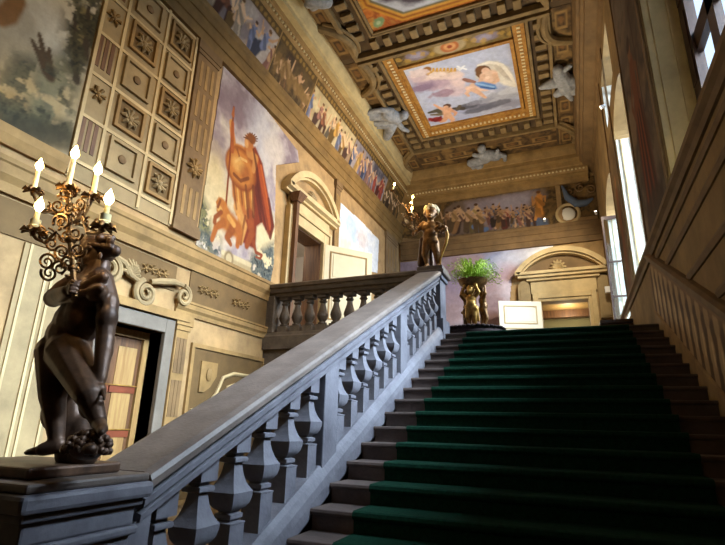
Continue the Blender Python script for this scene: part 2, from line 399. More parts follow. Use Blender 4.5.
def S(name, mb, m, parent=None, **kw):
    o = mb.build(name, m, parent, **kw)
    if parent is None: tag(o, kind='structure')
    return o
S('floor', MB().box(XW-.5, XR+.6, YB, 8.61, ZF-.2, ZF), M['floor'])
S('landing_floor', MB().box(XW, XR, 8.63, YE+.3, ZF, ZL), M['landing_stone'])
wl = MB()
D1 = (4.68, 5.84, 1.30); D2 = (9.42, 10.9, 4.58)
wl.box(XW-.5, XW, YB, D1[0], ZF, ZC); wl.box(XW-.5, XW, D1[1], D2[0], ZF, ZC); wl.box(XW-.5, XW, D2[1], YE+.4, ZF, ZC)
wl.box(XW-.5, XW, D1[0], D1[1], D1[2], ZC); wl.box(XW-.5, XW, D2[0], D2[1], D2[2], ZC); wl.box(XW-.5, XW, D2[0], D2[1], ZF, ZL)
S('wall_left', wl, M['plaster'])
we = MB(); D3 = (-.80, .66, 4.12)
we.box(XW, D3[0], YE, YE+.4, ZL, ZC); we.box(D3[1], XR+.6, YE, YE+.4, ZL, ZC); we.box(D3[0], D3[1], YE, YE+.4, D3[2], ZC)
S('wall_end', we, M['plaster'])
S('wall_back', MB().box(XW-.5, XR+.6, YB-.3, YB, ZF, ZC), M['wood_dark'])
S('ceiling', MB().box(XW-.5, XR+.6, YB, YE+.4, ZC, ZC+.25), M['ceil'])
WIN = [(2.6, 6.42, 2.7, 6.5, .35), (8.66, 10.86, 2.66, 6.1, .45), (12.35, 14.9, 2.5, 5.9, .5), (9.7, 12.0, 7.0, 8.3, .2)]
wr = MB(); WX = XR+.6
def wall_piece(y0, y1, z0, z1): wr.box(XR, WX, y0, y1, z0, z1)
cuts = [(YB, 2.6), (6.42, 8.66), (10.86, 12.35), (14.9, YE+.4)]
for a, b in cuts: wall_piece(a, b, ZF, 6.75)
for (a, b, z0, z1, rise) in WIN[:3]:
    wall_piece(a, b, ZF, z0)
    c = (a+b)/2; hw = (b-a)/2
    ring = [(XR, a, 6.75), (XR, a, z1)]+[(XR, c-hw*math.cos(t*math.pi/16), z1+rise*math.sin(t*math.pi/16)) for t in range(1, 16)]*(rise > 0)+[(XR, b, z1), (XR, b, 6.75)]
    wr.prism(ring, (.6, 0, 0))
u = WIN[3]
wall_piece(YB, u[0], 6.75, ZC); wall_piece(u[1], YE+.4, 6.75, ZC); wall_piece(u[0], u[1], 6.75, u[2]); wall_piece(u[0], u[1], u[3], ZC)
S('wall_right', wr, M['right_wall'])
# white window reveals, wooden frames and panes
for k, (a, b, z0, z1, rise) in enumerate(WIN):
    w_ = empty('window_%d' % (k+1), (XR, (a+b)/2, z0), kind='structure')
    O = np.array((XR, (a+b)/2, z0))
    rv = MB(); t = .015; hb = (b-a)/2; hz = z1-z0
    rv.box(.02, .6, -hb, -hb+t, 0, hz); rv.box(.02, .6, hb-t, hb, 0, hz); rv.box(.02, .6, -hb, hb, 0, t)
    rv.build('reveal', M['cream'] if k == 0 else M['white'], w_)
    fl_ = MB()
    for xx in (.10, .30, .40): fl_.box(xx, xx+.025, hb-t-.02, hb-t, t, hz)
    fl_.build('reveal_fillet', M['cream'], w_)
    fr = MB(); fx0, fx1 = .46, .54; fw = .26 if k == 0 else .07
    fr.box(fx0, fx1, -hb+t, -hb+fw, t, hz); fr.box(fx0, fx1, hb-fw, hb-t, t, hz); fr.box(fx0, fx1, -fw/2, fw/2, t, hz)
    if k == 0:
        for yy in (-hb*.5, hb*.5): fr.box(fx0, fx1, yy-.12, yy+.12, t, hz)
    for q in range(5): fr.box(fx0, fx1, -hb+fw, hb-fw, t+q*(hz-t-fw)/4, t+q*(hz-t-fw)/4+fw)
    fr.build('window_frame', M['wood_dark'], w_)
    MB().box(.49, .5, -hb+fw, hb-fw, fw, hz-fw).build('pane', M['glass'], w_)
sw2 = bpy.data.objects['window_1']; b = MB(); b.box(.42, .455, 1.60, 1.89, .02, 4.1)
for zz in (.15, 1.4, 2.65): b.box(.405, .42, 1.66, 1.84, zz, zz+1.05)
b.build('shutter', M['wood_dark'], sw2)
# an opened casement leaf folded against the far reveal of the third window
wc = bpy.data.objects['window_3']
cs = MB(); y = 1.12
for x0, x1, z0, z1 in ((-.16, -.11, 0.02, 3.4), (.30, .35, 0.02, 3.4), (-.11, .30, .02, .1), (-.11, .30, 1.0, 1.05), (-.11, .30, 2.0, 2.05), (-.11, .30, 3.3, 3.4)):
    cs.box(x0, x1, y, y+.05, z0, z1)
cs.build('casement_frame', M['wood_dark'], wc)
MB().box(-.11, .30, y+.02, y+.026, .1, 3.3).build('pane', M['glass'], wc)

# ---- mouldings along the walls: each is a profile swept along its wall
def run(name, wall, prof, a0, a1, m, parent=None):
    """prof: (projection, z) outline closed against the wall"""
    b = MB()
    if wall == 'left': b.prism([(XW+p, a0, z) for p, z in prof], (0, a1-a0, 0))
    elif wall == 'end': b.prism([(a0, YE-p, z) for p, z in prof], (a1-a0, 0, 0))
    else: b.prism([(XR-p, a0, z) for p, z in prof], (0, a1-a0, 0))
    return S(name, b, m, parent)
arch_prof = lambda z0, z1: [(0, z0), (.10, z0), (.10, z0+.28*(z1-z0)), (.13, z0+.29*(z1-z0)), (.13, z0+.6*(z1-z0)), (.16, z0+.61*(z1-z0)), (.16, z0+.82*(z1-z0)), (.19, z0+.86*(z1-z0)), (.21, z0+.93*(z1-z0)), (.21, z1), (0, z1)]
corn_top = [(.40, 8.60), (.47, 8.72), (.47, 8.80), (.50, 8.83), (.52, 8.98), (.70, 9.0), (.70, 9.14), (.74, 9.16), (.80, 9.32), (.82, 9.40), (.82, ZC), (0, ZC)]
corn = [(0, 8.36), (.10, 8.36), (.14, 8.46), (.16, 8.54), (.40, 8.56)]+corn_top
cove = [(0, 7.45), (.02, 7.50), (.40, 8.70), (.43, 8.71), (.465, 8.76), (.465, 8.86), (.51, 8.88), (.52, 9.0), (0, 9.0)]
crown = [(.3, 9.0), (.68, 9.0), (.68, 9.14), (.72, 9.16), (.80, 9.32), (.82, 9.40), (.82, ZC-.001), (.3, ZC-.001)]
run('trim_1', 'left', arch_prof(6.78, 7.52), YB, YE, M['architrave'])
run('trim_2', 'left', cove, YB, YE, M['mould'])
run('trim_22', 'left', crown, YB, YE, M['cornice_lit'])
run('trim_3', 'end', arch_prof(6.12, 6.84), XW+.1, XR, M['mould_dark'])
run('trim_4', 'end', corn, XW+.3, XR-.2, M['mould'])
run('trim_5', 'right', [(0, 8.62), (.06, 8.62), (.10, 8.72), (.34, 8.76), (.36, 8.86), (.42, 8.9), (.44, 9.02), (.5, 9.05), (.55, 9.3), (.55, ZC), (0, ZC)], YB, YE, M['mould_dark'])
def bead_row(name, pts):
    b = MB()
    for p in pts: b.ball(p, .038, 6, 4)
    return S(name, b, M['beads'], smooth=True)
bead_row('trim_6', [(XW+.47, y, 8.80) for y in np.arange(4.0, YE-.4, .125)])
bead_row('trim_7', [(x, YE-.45, 8.69) for x in np.arange(XW+.5, XR-.3, .125)])
# dado mouldings of the left wall
for k, (z0, z1, pr) in enumerate(((2.46, 2.86, .13), (1.66, 1.90, .10))):
    run('trim_%d' % (8+k), 'left', [(0, z0), (pr*.4, z0), (pr*.45, z0+.3*(z1-z0)), (pr*.8, z0+.5*(z1-z0)), (pr*.85, z0+.8*(z1-z0)), (pr, z0+.85*(z1-z0)), (pr, z1), (0, z1)], YB if k == 0 else 6.02, 8.9 if k else YE if False else 8.95, M['mould'])
run('trim_10', 'left', [(0, 1.9), (.02, 1.9), (.02, 2.46), (0, 2.46)], 6.28, 8.9, M['brown_panel'])
run('trim_11', 'left', [(0, 2.0), (.02, 2.0), (.02, 2.42), (0, 2.42)], YB, 5.95, M['brown_panel'])
run('trim_12', 'left', [(0, 3.02), (.05, 3.02), (.09, 3.14), (.1, 3.25), (0, 3.25)], YB, 3.76, M['mould'])
# sill course and panel mouldings of the right wall
run('trim_13', 'right', [(0, 2.60), (.03, 2.60), (.05, 2.66), (.09, 2.70), (.09, 2.76), (0, 2.78)], YB, YE, M['mould_dark'])
for k, (z, a0, a1) in enumerate(((2.12, YB, 7.4), (1.62, YB, 6.35), (1.18, YB, 5.3), (2.42, YB, 8.2))):
    run('trim_%d' % (14+k), 'right', [(0, z), (.02, z), (.035, z+.05), (.02, z+.09), (0, z+.09)], a0, a1, M['mould_dark'])
# vertical fillets of the piers beside the windows
pf = MB()
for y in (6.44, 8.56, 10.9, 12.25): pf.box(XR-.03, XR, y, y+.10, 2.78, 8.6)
S('trim_18', pf, M['mould_dark'])

# ------------------------------------------------------------------ staircase
st = empty('staircase', (0, 3.5, ZF), 'broad flight of dark stone steps climbing to the landing under the green runner', 'staircase')
def sub(o, parent): o.parent = parent; o.location = -Vector(parent.location)
for k in range(-5, 16):
    y, z = Y0+k*RUN, Z0+k*H
    b = MB(); X0, X1 = -2.055, XR-.02
    pr = [(y+.02, z-H), (y+.02, z-.045), (y-.005, z-.04), (y-.012, z-.022), (y-.006, z-.004), (y+.006, z), (y+RUN+.02 if k < 15 else y+.2, z), (y+RUN+.02 if k < 15 else y+.2, z-H)]
    b.prism([(X0, p, q) for p, q in pr], (X1-X0, 0, 0))
    sub(b.build('step', M['step']), st)
und = MB(); und.prism([(-2.05, Y0-5*RUN+.05, ZF), (-2.05, Y0-5*RUN+.05, Z0-6*H+.01), (-2.05, 8.62, nose(8.62)-.17), (-2.05, 8.62, ZF)], (XR+2.03, 0, 0))
sub(und.build('stair_core', M['step']), st)
# runner of green carpet
pth = []
XC0, XC1 = -1.68, .86
for k in range(-5, 16):
    y, z = Y0+k*RUN, Z0+k*H
    pth += [(y+.008, z-H+.012), (y+.006, z-.05), (y-.018, z-.042), (y-.028, z-.022), (y-.02, z+.004), (y, z+.013), (y+RUN*.5, z+.013)]
pth += [(10.6, Z0+15*H+.014)]
inn = [(y+.006, z-.004) for y, z in pth]
cb = MB(); n = len(pth)
vs = [(x, y, z) for x in (XC0, XC1) for y, z in pth]+[(x, y, z) for x in (XC0, XC1) for y, z in inn]
fs = []
for i in range(n-1):
    fs += [(i, i+1, n+i+1, n+i), (2*n+i, 3*n+i, 3*n+i+1, 2*n+i+1), (i, 2*n+i, 2*n+i+1, i+1), (n+i, n+i+1, 3*n+i+1, 3*n+i)]
fs += [(0, n, 3*n, 2*n), (n-1, 3*n-1, 4*n-1, 2*n-1)]
cb.add(vs, fs)
tag(cb.build('stair_carpet', M['carpet']), 'green wool runner laid down the middle of the stone steps', 'carpet')

# ------------------------------------------------------------------ sloping balustrade
PROF = [(.078, -.12), (.078, .225), (.082, .23), (.082, .238), (.05, .245), (.05, .255), (.066, .262), (.066, .288), (.045, .298), (.052, .308), (.078, .325), (.096, .352), (.105, .388), (.108, .425), (.104, .431), (.088, .452), (.072, .482), (.058, .522), (.049, .562), (.044, .60), (.044, .608), (.068, .615), (.072, .63), (.068, .645), (.044, .652), (.046, .668), (.078, .676), (.078, .90)]
bl = empty('balustrade', (-2.29, 1.98, nose(1.98)), 'grey stone balustrade sloping up beside the green-carpeted steps', 'balustrade')
BO = Vector(bl.location)
def slope_prism(prof, y0, y1):
    """prof in (x, height above the nosing line)"""
    return MB().prism([(x, y0, nose(y0)+h) for x, h in prof], (0, y1-y0, SL*(y1-y0)))
YA, YZ = 2.0, 8.56
cu = slope_prism([(-2.56, -.4), (-2.058, -.4), (-2.058, .02), (-2.07, .085), (-2.10, .14), (-2.135, .172), (-2.44, .172), (-2.48, .12), (-2.52, .06), (-2.56, .02)], 2.06, 8.46)
sub(cu.build('curb', M['stone']), bl)
ra = slope_prism([(-2.06, 1.13), (-2.055, 1.14), (-2.055, 1.175), (-2.07, 1.2), (-2.12, 1.215), (-2.46, 1.215), (-2.51, 1.2), (-2.525, 1.175), (-2.525, 1.14), (-2.52, 1.13)], 2.11, 8.42)
sub(ra.build('handrail', M['rail']), bl)
ra = slope_prism([(-2.15, .975), (-2.10, .975), (-2.095, 1.01), (-2.13, 1.018), (-2.13, 1.035), (-2.085, 1.045), (-2.08, 1.085), (-2.115, 1.094), (-2.115, 1.112), (-2.075, 1.13), (-2.50, 1.13), (-2.46, 1.10), (-2.49, 1.08), (-2.495, 1.045), (-2.45, 1.03), (-2.45, .975)], 2.11, 8.42)
sub(ra.build('rail_moulding', M['stone']), bl)
XB = -2.235
PIERS = (4.27, 6.44)
for y in PIERS:
    p = MB(); hw, hy = .125, .14
    ring = lambda zz, a, c: [(XB-a, y-c, nose(y-c)+zz), (XB+a, y-c, nose(y-c)+zz), (XB+a, y+c, nose(y+c)+zz), (XB-a, y+c, nose(y+c)+zz)]
    p.loft([ring(.10, hw, hy), ring(1.0, hw, hy)])
    sub(p.build('pier', M['stone'], bevel=.008), bl)
def bal_mesh(sheared, n):
    b = MB(); b.lathe(PROF, n=n, rot=math.pi/4 if n == 4 else 0)
    me = b.mesh('baluster', M['stone'] if sheared else M['landing_stone'], smooth=True)
    return me
ep = slope_prism([(XB-.15, .16), (XB+.12, .16), (XB+.12, .98), (XB-.15, .98)], 2.05, 2.20); sub(ep.build('end_pier', M['stone']), bl)
bm4 = bal_mesh(True, 4)
spans = ((2.36, 4.02, 6), (4.58, 6.18, 6), (6.74, 8.34, 6))
for a, b_, n in spans:
    for i in range(n):
        y = a+(b_-a)*i/(n-1)
        o = bpy.data.objects.new('baluster', bm4); COL.objects.link(o); o.parent = bl
        o.location = Vector((XB, y, nose(y)+.165))-BO

# ------------------------------------------------------------------ pedestal of the bronze man at the foot of the balustrade
PX0, PX1, PY0, PY1 = -2.98, -2.08, 1.48, 2.04
def pedestal(name, x0, x1, y0, y1, zb, zt, label, m, top_m):
    e = empty(name, ((x0+x1)/2, (y0+y1)/2, zb), label, 'pedestal')
    def lay(nm, z0, z1, g, mt, bev=.012):
        o = MB().box(x0-g, x1+g, y0-g, y1+g, z0, z1).build(nm, mt, bevel=bev); sub(o, e); return o
    return e, lay
pe, lay = pedestal('statue_pedestal', PX0, PX1, PY0, PY1, nose(1.7)-.2, -.30, 'moulded grey stone pedestal under the bronze man at the lower left', M['stone'], M['rail'])
zb = pe.location.z
lay('plinth', zb, zb+.25, .08, M['stone']); lay('dado', zb+.25, -.52, 0, M['stone'])
lay('lower_moulding', -.54, -.50, .025, M['stone']); lay('frieze', -.50, -.40, .005, M['stone']); lay('bed_moulding', -.41, -.375, .03, M['stone'])
lay('cornice', -.375, -.30, .06, M['stone'], .02); lay('cap_slab', -.30, -.26, .04, M['rail'], .012)
fp = MB()   # sunk panels, framed by a raised fillet
def fil(xa, xb, ya, yb, za, zb_): fp.box(xa, xb, ya, yb, za, zb_)
for (za, zz) in ((zb+.33, zb+.36), (-.62, -.59)):
    fil(PX1, PX1+.015, PY0+.08, PY1-.08, za, zz); fil(PX0+.1, PX1-.1, PY0-.015, PY0, za, zz)
for ya in (PY0+.08, PY1-.11): fil(PX1, PX1+.015, ya, ya+.03, zb+.36, -.62)
for xa in (PX0+.1, PX1-.13): fil(xa, xa+.03, PY0-.015, PY0, zb+.36, -.62)
sub(fp.build('panel_fillet', M['rail']), pe)

# ------------------------------------------------------------------ newel pedestal at the head of the stairs
NX0, NX1, NY0, NY1 = -2.47, -2.10, 8.52, 8.92
pn, lay = pedestal('statue_pedestal', NX0, NX1, NY0, NY1, nose(8.6)-.1, 2.84, 'stone newel pedestal under the bronze boy at the head of the stairs', M['stone'], M['rail'])
lay('plinth', nose(8.6)-.1, ZL+.26, .05, M['stone']); lay('dado', ZL+.26, 2.60, 0, M['stone']); lay('bed_moulding', 2.58, 2.66, .04, M['stone'])
lay('cornice', 2.66, 2.76, .09, M['rail'], .02); lay('cap_slab', 2.76, 2.84, .06, M['rail'])

# ------------------------------------------------------------------ level balustrade along the landing
lb = empty('balustrade', (-4.2, 8.75, ZL), 'stone balustrade running level along the landing edge to the painted wall', 'balustrade')
b = MB(); b.prism([(XW+.01, y, z) for y, z in ((8.56, ZL-.16), (8.56, ZL+.10), (8.60, ZL+.14), (8.62, ZL+.2), (8.92, ZL+.2), (8.94, ZL+.14), (8.98, ZL+.1), (8.98, ZL+.002), (8.66, ZL+.002), (8.64, ZL-.16))], (NX0-.06-XW-.01, 0, 0))
sub(b.build('base', M['landing_stone']), lb)
b = MB(); b.prism([(XW+.01, y, z) for y, z in ((8.64, 2.54), (8.62, 2.60), (8.58, 2.62), (8.56, 2.70), (8.53, 2.72), (8.52, 2.78), (8.56, 2.81), (8.98, 2.81), (9.02, 2.78), (9.01, 2.72), (8.98, 2.70), (8.96, 2.62), (8.92, 2.60), (8.9, 2.54))], (NX0-.1-XW-.01, 0, 0))
sub(b.build('handrail', M['landing_stone']), lb)
sub(MB().box(XW+.02, XW+.20, 8.60, 8.94, ZL+.19, 2.56).build('pier', M['landing_stone'], bevel=.01), lb)
PR2 = [(.105, 0), (.105, .14), (.08, .145), (.095, .16), (.095, .18), (.06, .19), (.066, .21), (.1, .26), (.118, .32), (.11, .37), (.085, .44), (.062, .52), (.052, .58), (.07, .60), (.085, .62), (.07, .645), (.058, .655), (.07, .68), (.098, .70), (.098, .78)]
b = MB(); b.lathe(PR2[1:-2], n=16); b.box(-.105, .105, -.105, .105, 0, .14); b.box(-.1, .1, -.1, .1, .695, .78)
bm16 = b.mesh('baluster', M['landing_stone'], smooth=True)
for x in np.linspace(-5.52, -2.82, 10):
    if abs(x+4.76) < .02: pass
    o = bpy.data.objects.new('baluster', bm16); COL.objects.link(o); o.parent = lb
    o.location = Vector((x, 8.77, ZL+.19))-Vector(lb.location)

# ------------------------------------------------------------------ doors
def panel_leaf(nm, wdt, hgt, thk, panels, m, m_panel, parent, m_rail=None):
    """a door leaf in its own space: width along +x, thickness along y, height z; panels = (x0,x1,z0,z1)"""
    e = MB().box(0, wdt, 0, thk, 0, hgt).build(nm, m, parent, bevel=.006)
    for (x0, x1, z0, z1) in panels:
        for yy, sg in ((0, -1), (thk, 1)):
            f = MB(); t = .035; a, b_ = sorted((yy, yy+sg*.018))
            f.box(x0, x1, a, b_, z0, z0+t); f.box(x0, x1, a, b_, z1-t, z1); f.box(x0, x0+t, a, b_, z0+t, z1-t); f.box(x1-t, x1, a, b_, z0+t, z1-t)
            f.build('panel_moulding', m_rail or m, e)
            a, b_ = sorted((yy, yy+sg*.012))
            MB().box(x0+.09, x1-.09, a, b_, z0+.09, z1-.09).build('panel', m_panel, e, bevel=.008)
    return e
# lower door: grey stone frame round a two-leaf wooden door
d1 = empty('door_1', (XW, (D1[0]+D1[1])/2, ZF), kind='structure')
f = MB(); yo0, yo1, zt = 4.50, 6.03, 1.52
for (a, b_, c, d) in ((yo0, D1[0], ZF, zt), (D1[1], yo1, ZF, zt), (D1[0], D1[1], D1[2], zt)): f.box(XW-.3, XW+.07, a, b_, c, d)
sub(f.build('stone_frame', M['grey_stone'], bevel=.01), d1)
f = MB(); ya, yb_ = D1[0], D1[1]; xf = XW-.24
for (a, b_, c, d) in ((ya, ya+.1, ZF, 1.3), (yb_-.1, yb_, ZF, 1.3), (ya+.1, yb_-.1, 1.18, 1.3)): f.box(xf-.1, xf, a, b_, c, d)
sub(f.build('wooden_frame', M['wood_light']), d1)
for side, (a, b_) in enumerate(((ya+.1, (ya+yb_)/2), ((ya+yb_)/2, yb_-.1))):
    lf = MB().box(xf-.09, xf-.05, a, b_, ZF+.02, 1.18).build('door_leaf', M['wood'], None); sub(lf, d1)
    zs = [ZF+.15, -.95, -.2, .42, 1.08]
    for k in range(4):
        p = MB().box(-.006, .012, a+.07, b_-.07, zs[k]+.05, zs[k+1]-.05); o = p.build('panel', M['wood_light']); o.parent = lf; o.location = (xf-.05, 0, 0)
        r = MB().box(-.004, .022, a+.01, b_-.01, zs[k]-.06, zs[k]+.03).build('cross_rail', M['wood_red']); r.parent = lf; r.location = (xf-.05, 0, 0)
    br = MB(); 
    for z in (-.20, .42): br.box(0, .012, a, b_, z+.04, z+.055)
    o = br.build('brass_bar', M['gilt']); o.parent = lf; o.location = (xf-.025, 0, 0)

# landing door: cream architrave, segmental pediment, white room behind, leaf swung out over the landing
d2 = empty('door_2', (XW, 10.16, ZL), kind='structure')
f = MB(); y0, y1, zt = D2[0], D2[1], D2[2]
for (a, b_, c, d, p) in ((y0-.30, y0, ZL, zt+.30, .10), (y1, y1+.30, ZL, zt+.30, .10), (y0, y1, zt, zt+.30, .10), (y0-.36, y0-.26, ZL, zt+.34, .15), (y1+.26, y1+.36, ZL, zt+.34, .15), (y0-.26, y1+.26, zt+.26, zt+.34, .15), (y0-.30, y1+.30, zt+.34, zt+.62, .08)):
    f.box(XW, XW+p, a, b_, c, d)
sub(f.build('architrave', M['cream'], bevel=.012), d2)
ped = MB(); ca, cz = (y0+y1)/2, zt+.62; hw = 1.35
ped.prism([(XW, ca-hw, cz), (XW+.16, ca-hw, cz), (XW+.16, ca-hw, cz+.05), (XW+.26, ca-hw, cz+.08), (XW+.26, ca-hw, cz+.2), (XW, ca-hw, cz+.2)], (0, 2*hw, 0))
def seg_arch(c_u, z, hw, rise, t, n=22):
    R = (hw*hw+rise*rise)/(2*rise); a0 = math.asin(hw/R); o, i = [], []
    for k in range(n+1):
        a = -a0+2*a0*k/n; o.append((c_u+R*math.sin(a), z+R*math.cos(a)-R*math.cos(a0))); i.append((c_u+(R-t)*math.sin(a), z+(R-t)*math.cos(a)-R*math.cos(a0)))
    return o, i
def arch_band(mb, fn, c_u, z, hw, rise, t, p0, p1):
    o, i = seg_arch(c_u, z, hw, rise, t); n = len(o); v = []
    for p in (p0, p1): v += [fn(u_, zz, p) for u_, zz in o]+[fn(u_, zz, p) for u_, zz in i]
    fs = []
    for k in range(n-1):
        fs += [(k, k+1, n+k+1, n+k), (2*n+k, 3*n+k, 3*n+k+1, 2*n+k+1), (k, 2*n+k, 2*n+k+1, k+1), (n+k, n+k+1, 3*n+k+1, 3*n+k)]
    fs += [(0, n, 3*n, 2*n), (n-1, 3*n-1, 4*n-1, 2*n-1)]
    mb.add(v, fs)
fl = lambda u_, z, p: (XW+p, u_, z); fe = lambda u_, z, p: (u_, YE-p, z)
arch_band(ped, fl, ca, cz+.2, hw, .72, .16, 0, .26); arch_band(ped, fl, ca, cz+.2, hw-.12, .60, .10, 0, .18)
sub(ped.build('pediment', M['cream'], smooth=False), d2)
ty = MB(); o_, i_ = seg_arch(ca, cz+.2, hw-.2, .52, .05); ty.prism([(XW, a, b_) for a, b_ in o_], (.04, 0, 0)); sub(ty.build('tympanum', M['plaster']), d2)
sh = MB()
for k in range(7):
    a = math.radians(-75+25*k); sh.tube([(XW+.05, ca, cz+.24), (XW+.12, ca+.14*math.sin(a), cz+.26+.16*math.cos(a)), (XW+.07, ca+.24*math.sin(a), cz+.26+.28*math.cos(a))], [.02, .045, .02], 7)
sub(sh.build('shell_ornament', M['ivory'], smooth=True), d2)
pol = MB().box(XW+.17, XW+.27, 9.14, 9.26, ZL+.003, zt+.42); sub(pol.build('shutter_post', M['wood']), d2)
cp = MB().loft([[(XW+.14, 9.1, zt+.42), (XW+.30, 9.1, zt+.42), (XW+.30, 9.3, zt+.42), (XW+.14, 9.3, zt+.42)], [(XW+.1, 9.02, zt+.62), (XW+.4, 9.02, zt+.62), (XW+.4, 9.38, zt+.62), (XW+.1, 9.38, zt+.62)]]); sub(cp.build('bracket', M['wood']), d2)
jb = MB(); jb.box(XW-.48, XW, y1-.03, y1, ZL, zt); jb.box(XW-.48, XW, y0, y0+.03, ZL, zt); jb.box(XW-.48, XW, y0, y1, zt-.03, zt); sub(jb.build('jamb_lining', M['wood']), d2)
hp = Vector((XW+.11, y1+.04, ZL+.01)); tgt = onZ(370, 252, 4.60)
lf = panel_leaf('door_leaf', 1.43, 2.97, .05, ((.16, 1.27, 2.02, 2.80), (.16, 1.27, .95, 1.86), (.16, 1.27, .15, .80)), M['door_cream'], M['door_cream'], None, M['mould'])
lf.parent = d2; lf.location = hp-Vector(d2.location); lf.rotation_euler = (0, 0, math.atan2(tgt[1]-hp.y, tgt[0]-hp.x))
sub(MB().ball((0, 0, 0), .03, 10, 6).build('door_knob', M['gilt'], smooth=True), lf); bpy.data.objects['door_knob'].location = (1.36, -.04, 1.05)
S('wall_side', MB().box(-8.6, -8.5, 8.4, 13.4, ZL, 5.2).box(-8.5, XW-.5, 13.3, 13.4, ZL, 5.2).box(-8.5, XW-.5, 8.4, 8.5, ZL, 5.2).box(-8.5, XW-.5, 8.5, 13.3, ZL-.1, ZL).box(-8.6, XW-.5, 8.4, 13.4, 5.2, 5.3), M['white_mat'])
light('side_room_lamp', 'POINT', (-7.3, 10.3, 4.7), None, 55, (1, .93, .8), shadow_soft_size=.2)

# end door: cream frame, entablature and segmental pediment, one white leaf open
d3 = empty('door_3', ((D3[0]+D3[1])/2, YE, ZL), kind='structure')
x0, x1, zt = D3
f = MB()
def eb(mb, xa, xb, za, zb_, p, p0=0): mb.box(xa, xb, YE-p, YE-p0, za, zb_)
for (xa, xb, za, zb_, p) in ((x0-.12, x0, ZL, zt+.12, .10), (x1, x1+.12, ZL, zt+.12, .10), (x0, x1, zt, zt+.12, .10), (x0-.26, x0-.1, ZL, zt+.28, .15), (x1+.1, x1+.26, ZL, zt+.28, .15), (x0-.1, x1+.1, zt+.1, zt+.28, .15), (x0-.30, x1+.30, zt+.28, zt+.72, .12), (x0-.42, x1+.42, zt+.72, zt+.82, .22)): eb(f, xa, xb, za, zb_, p)
sub(f.build('architrave', M['cream'], bevel=.012), d3)
cc, cz = (x0+x1)/2, zt+.82
ped = MB(); eb(ped, cc-1.42, cc+1.42, cz, cz+.10, .32); eb(ped, cc-1.5, cc+1.5, cz+.10, cz+.2, .40)
arch_band(ped, fe, cc, cz+.2, 1.5, .80, .16, 0, .40); arch_band(ped, fe, cc, cz+.2, 1.36, .68, .1, 0, .28)
sub(ped.build('pediment', M['cream']), d3)
o_, i_ = seg_arch(cc, cz+.2, 1.28, .6, .05); ty = MB(); ty.prism([(a, YE, b_) for a, b_ in o_], (0, -.05, 0)); sub(ty.build('tympanum', M['plaster_dark']), d3)
sh = MB()
for k in range(7):
    a = math.radians(-78+26*k); sh.tube([(cc-.1, YE-.08, cz+.26), (cc-.1+.16*math.sin(a), YE-.2, cz+.28+.2*math.cos(a)), (cc-.1+.26*math.sin(a), YE-.12, cz+.28+.32*math.cos(a))], [.025, .055, .025], 7)
sub(sh.build('shell_ornament', M['cream'], smooth=True), d3)
bk = MB()
for xx in (x0-.52, x1+.52):
    bk.prism([(xx-.2, YE, 3.45), (xx+.2, YE, 3.45)]+[(xx+.2*math.cos(t), YE, 4.62+.26*math.sin(t)) for t in np.linspace(0, math.pi, 11)], (0, -.16, 0))
    bk.prism([(xx-.12, YE-.16, 3.5), (xx+.12, YE-.16, 3.5)]+[(xx+.12*math.cos(t), YE-.16, 4.55+.18*math.sin(t)) for t in np.linspace(0, math.pi, 11)], (0, -.03, 0))
sub(bk.build('round_topped_bracket', M['ivory']), d3)
hp = Vector((x0-.02, YE-.18, ZL+.01)); tgt = onZ(498, 301, 4.10)
Lw = math.hypot(tgt[0]-hp.x, tgt[1]-hp.y)
lf = panel_leaf('door_leaf', Lw, 2.5, .05, ((.16, Lw-.16, 1.72, 2.34), (.16, Lw-.16, .95, 1.58), (.16, Lw-.16, .15, .80)), M['door_white'], M['door_white'], None, M['cream'])
lf.parent = d3; lf.location = hp-Vector(d3.location); lf.rotation_euler = (0, 0, math.atan2(tgt[1]-hp.y, tgt[0]-hp.x))
o = MB().box(-.02, .02, -.05, .0, -.12, .12).build('latch_plate', M['black'], lf); o.location = (.06, 0, 2.1)
ro = MB(); ro.box(-2.4, 2.0, YE+3.0, YE+3.1, ZL, 5.4); ro.box(-2.5, -2.4, YE+.4, YE+3.1, ZL, 5.4); ro.box(2.0, 2.1, YE+.4, YE+3.1, ZL, 5.4); ro.box(-2.5, 2.1, YE+.4, YE+3.1, 5.4, 5.5); ro.box(-2.4, 2.0, YE+.3, YE+3, ZL-.1, ZL)
S('wall_beyond', ro, M['olive'])
S('trim_19', MB().box(-2.4, 2.0, YE+2.2, YE+2.5, 4.02, 4.30), M['wood'])
S('trim_20', MB().box(-2.4, 2.0, YE+.45, YE+2.2, 4.30, 4.36), M['wood_light'])
light('end_room_lamp', 'POINT', (0, YE+1.6, 3.9), None, 60, (1, .92, .7), shadow_soft_size=.2)

# ------------------------------------------------------------------ relief on the left wall
def lbox(mb, a, b_, c, d, p, p0=0.0): mb.box(XW+p0, XW+p, a, b_, c, d)
def spiral(mb, c, r, turns, rad, fn, a0=0.0, sgn=1, n=40, x=.08):
    pts = []; rr = []
    for k in range(n+1):
        t = k/n; a = a0+sgn*turns*2*math.pi*t; q = r*(1-.86*t); pts.append(fn(c[0]+q*math.cos(a), c[1]+q*math.sin(a), x+.03*t)); rr.append(rad*(1-.45*t))
    mb.tube(pts, rr, 7)
def rosette(mb, c, r, fn, x, petals=6):
    mb.ball(fn(c[0], c[1], x), r*.3, 8, 6)
    for k in range(petals):
        a = 2*math.pi*k/petals; mb.tube([fn(c[0]+r*.25*math.cos(a), c[1]+r*.25*math.sin(a), x), fn(c[0]+r*.7*math.cos(a), c[1]+r*.7*math.sin(a), x+.025), fn(c[0]+r*math.cos(a), c[1]+r*math.sin(a), x-.01)], [r*.1, r*.22, r*.06], 6)
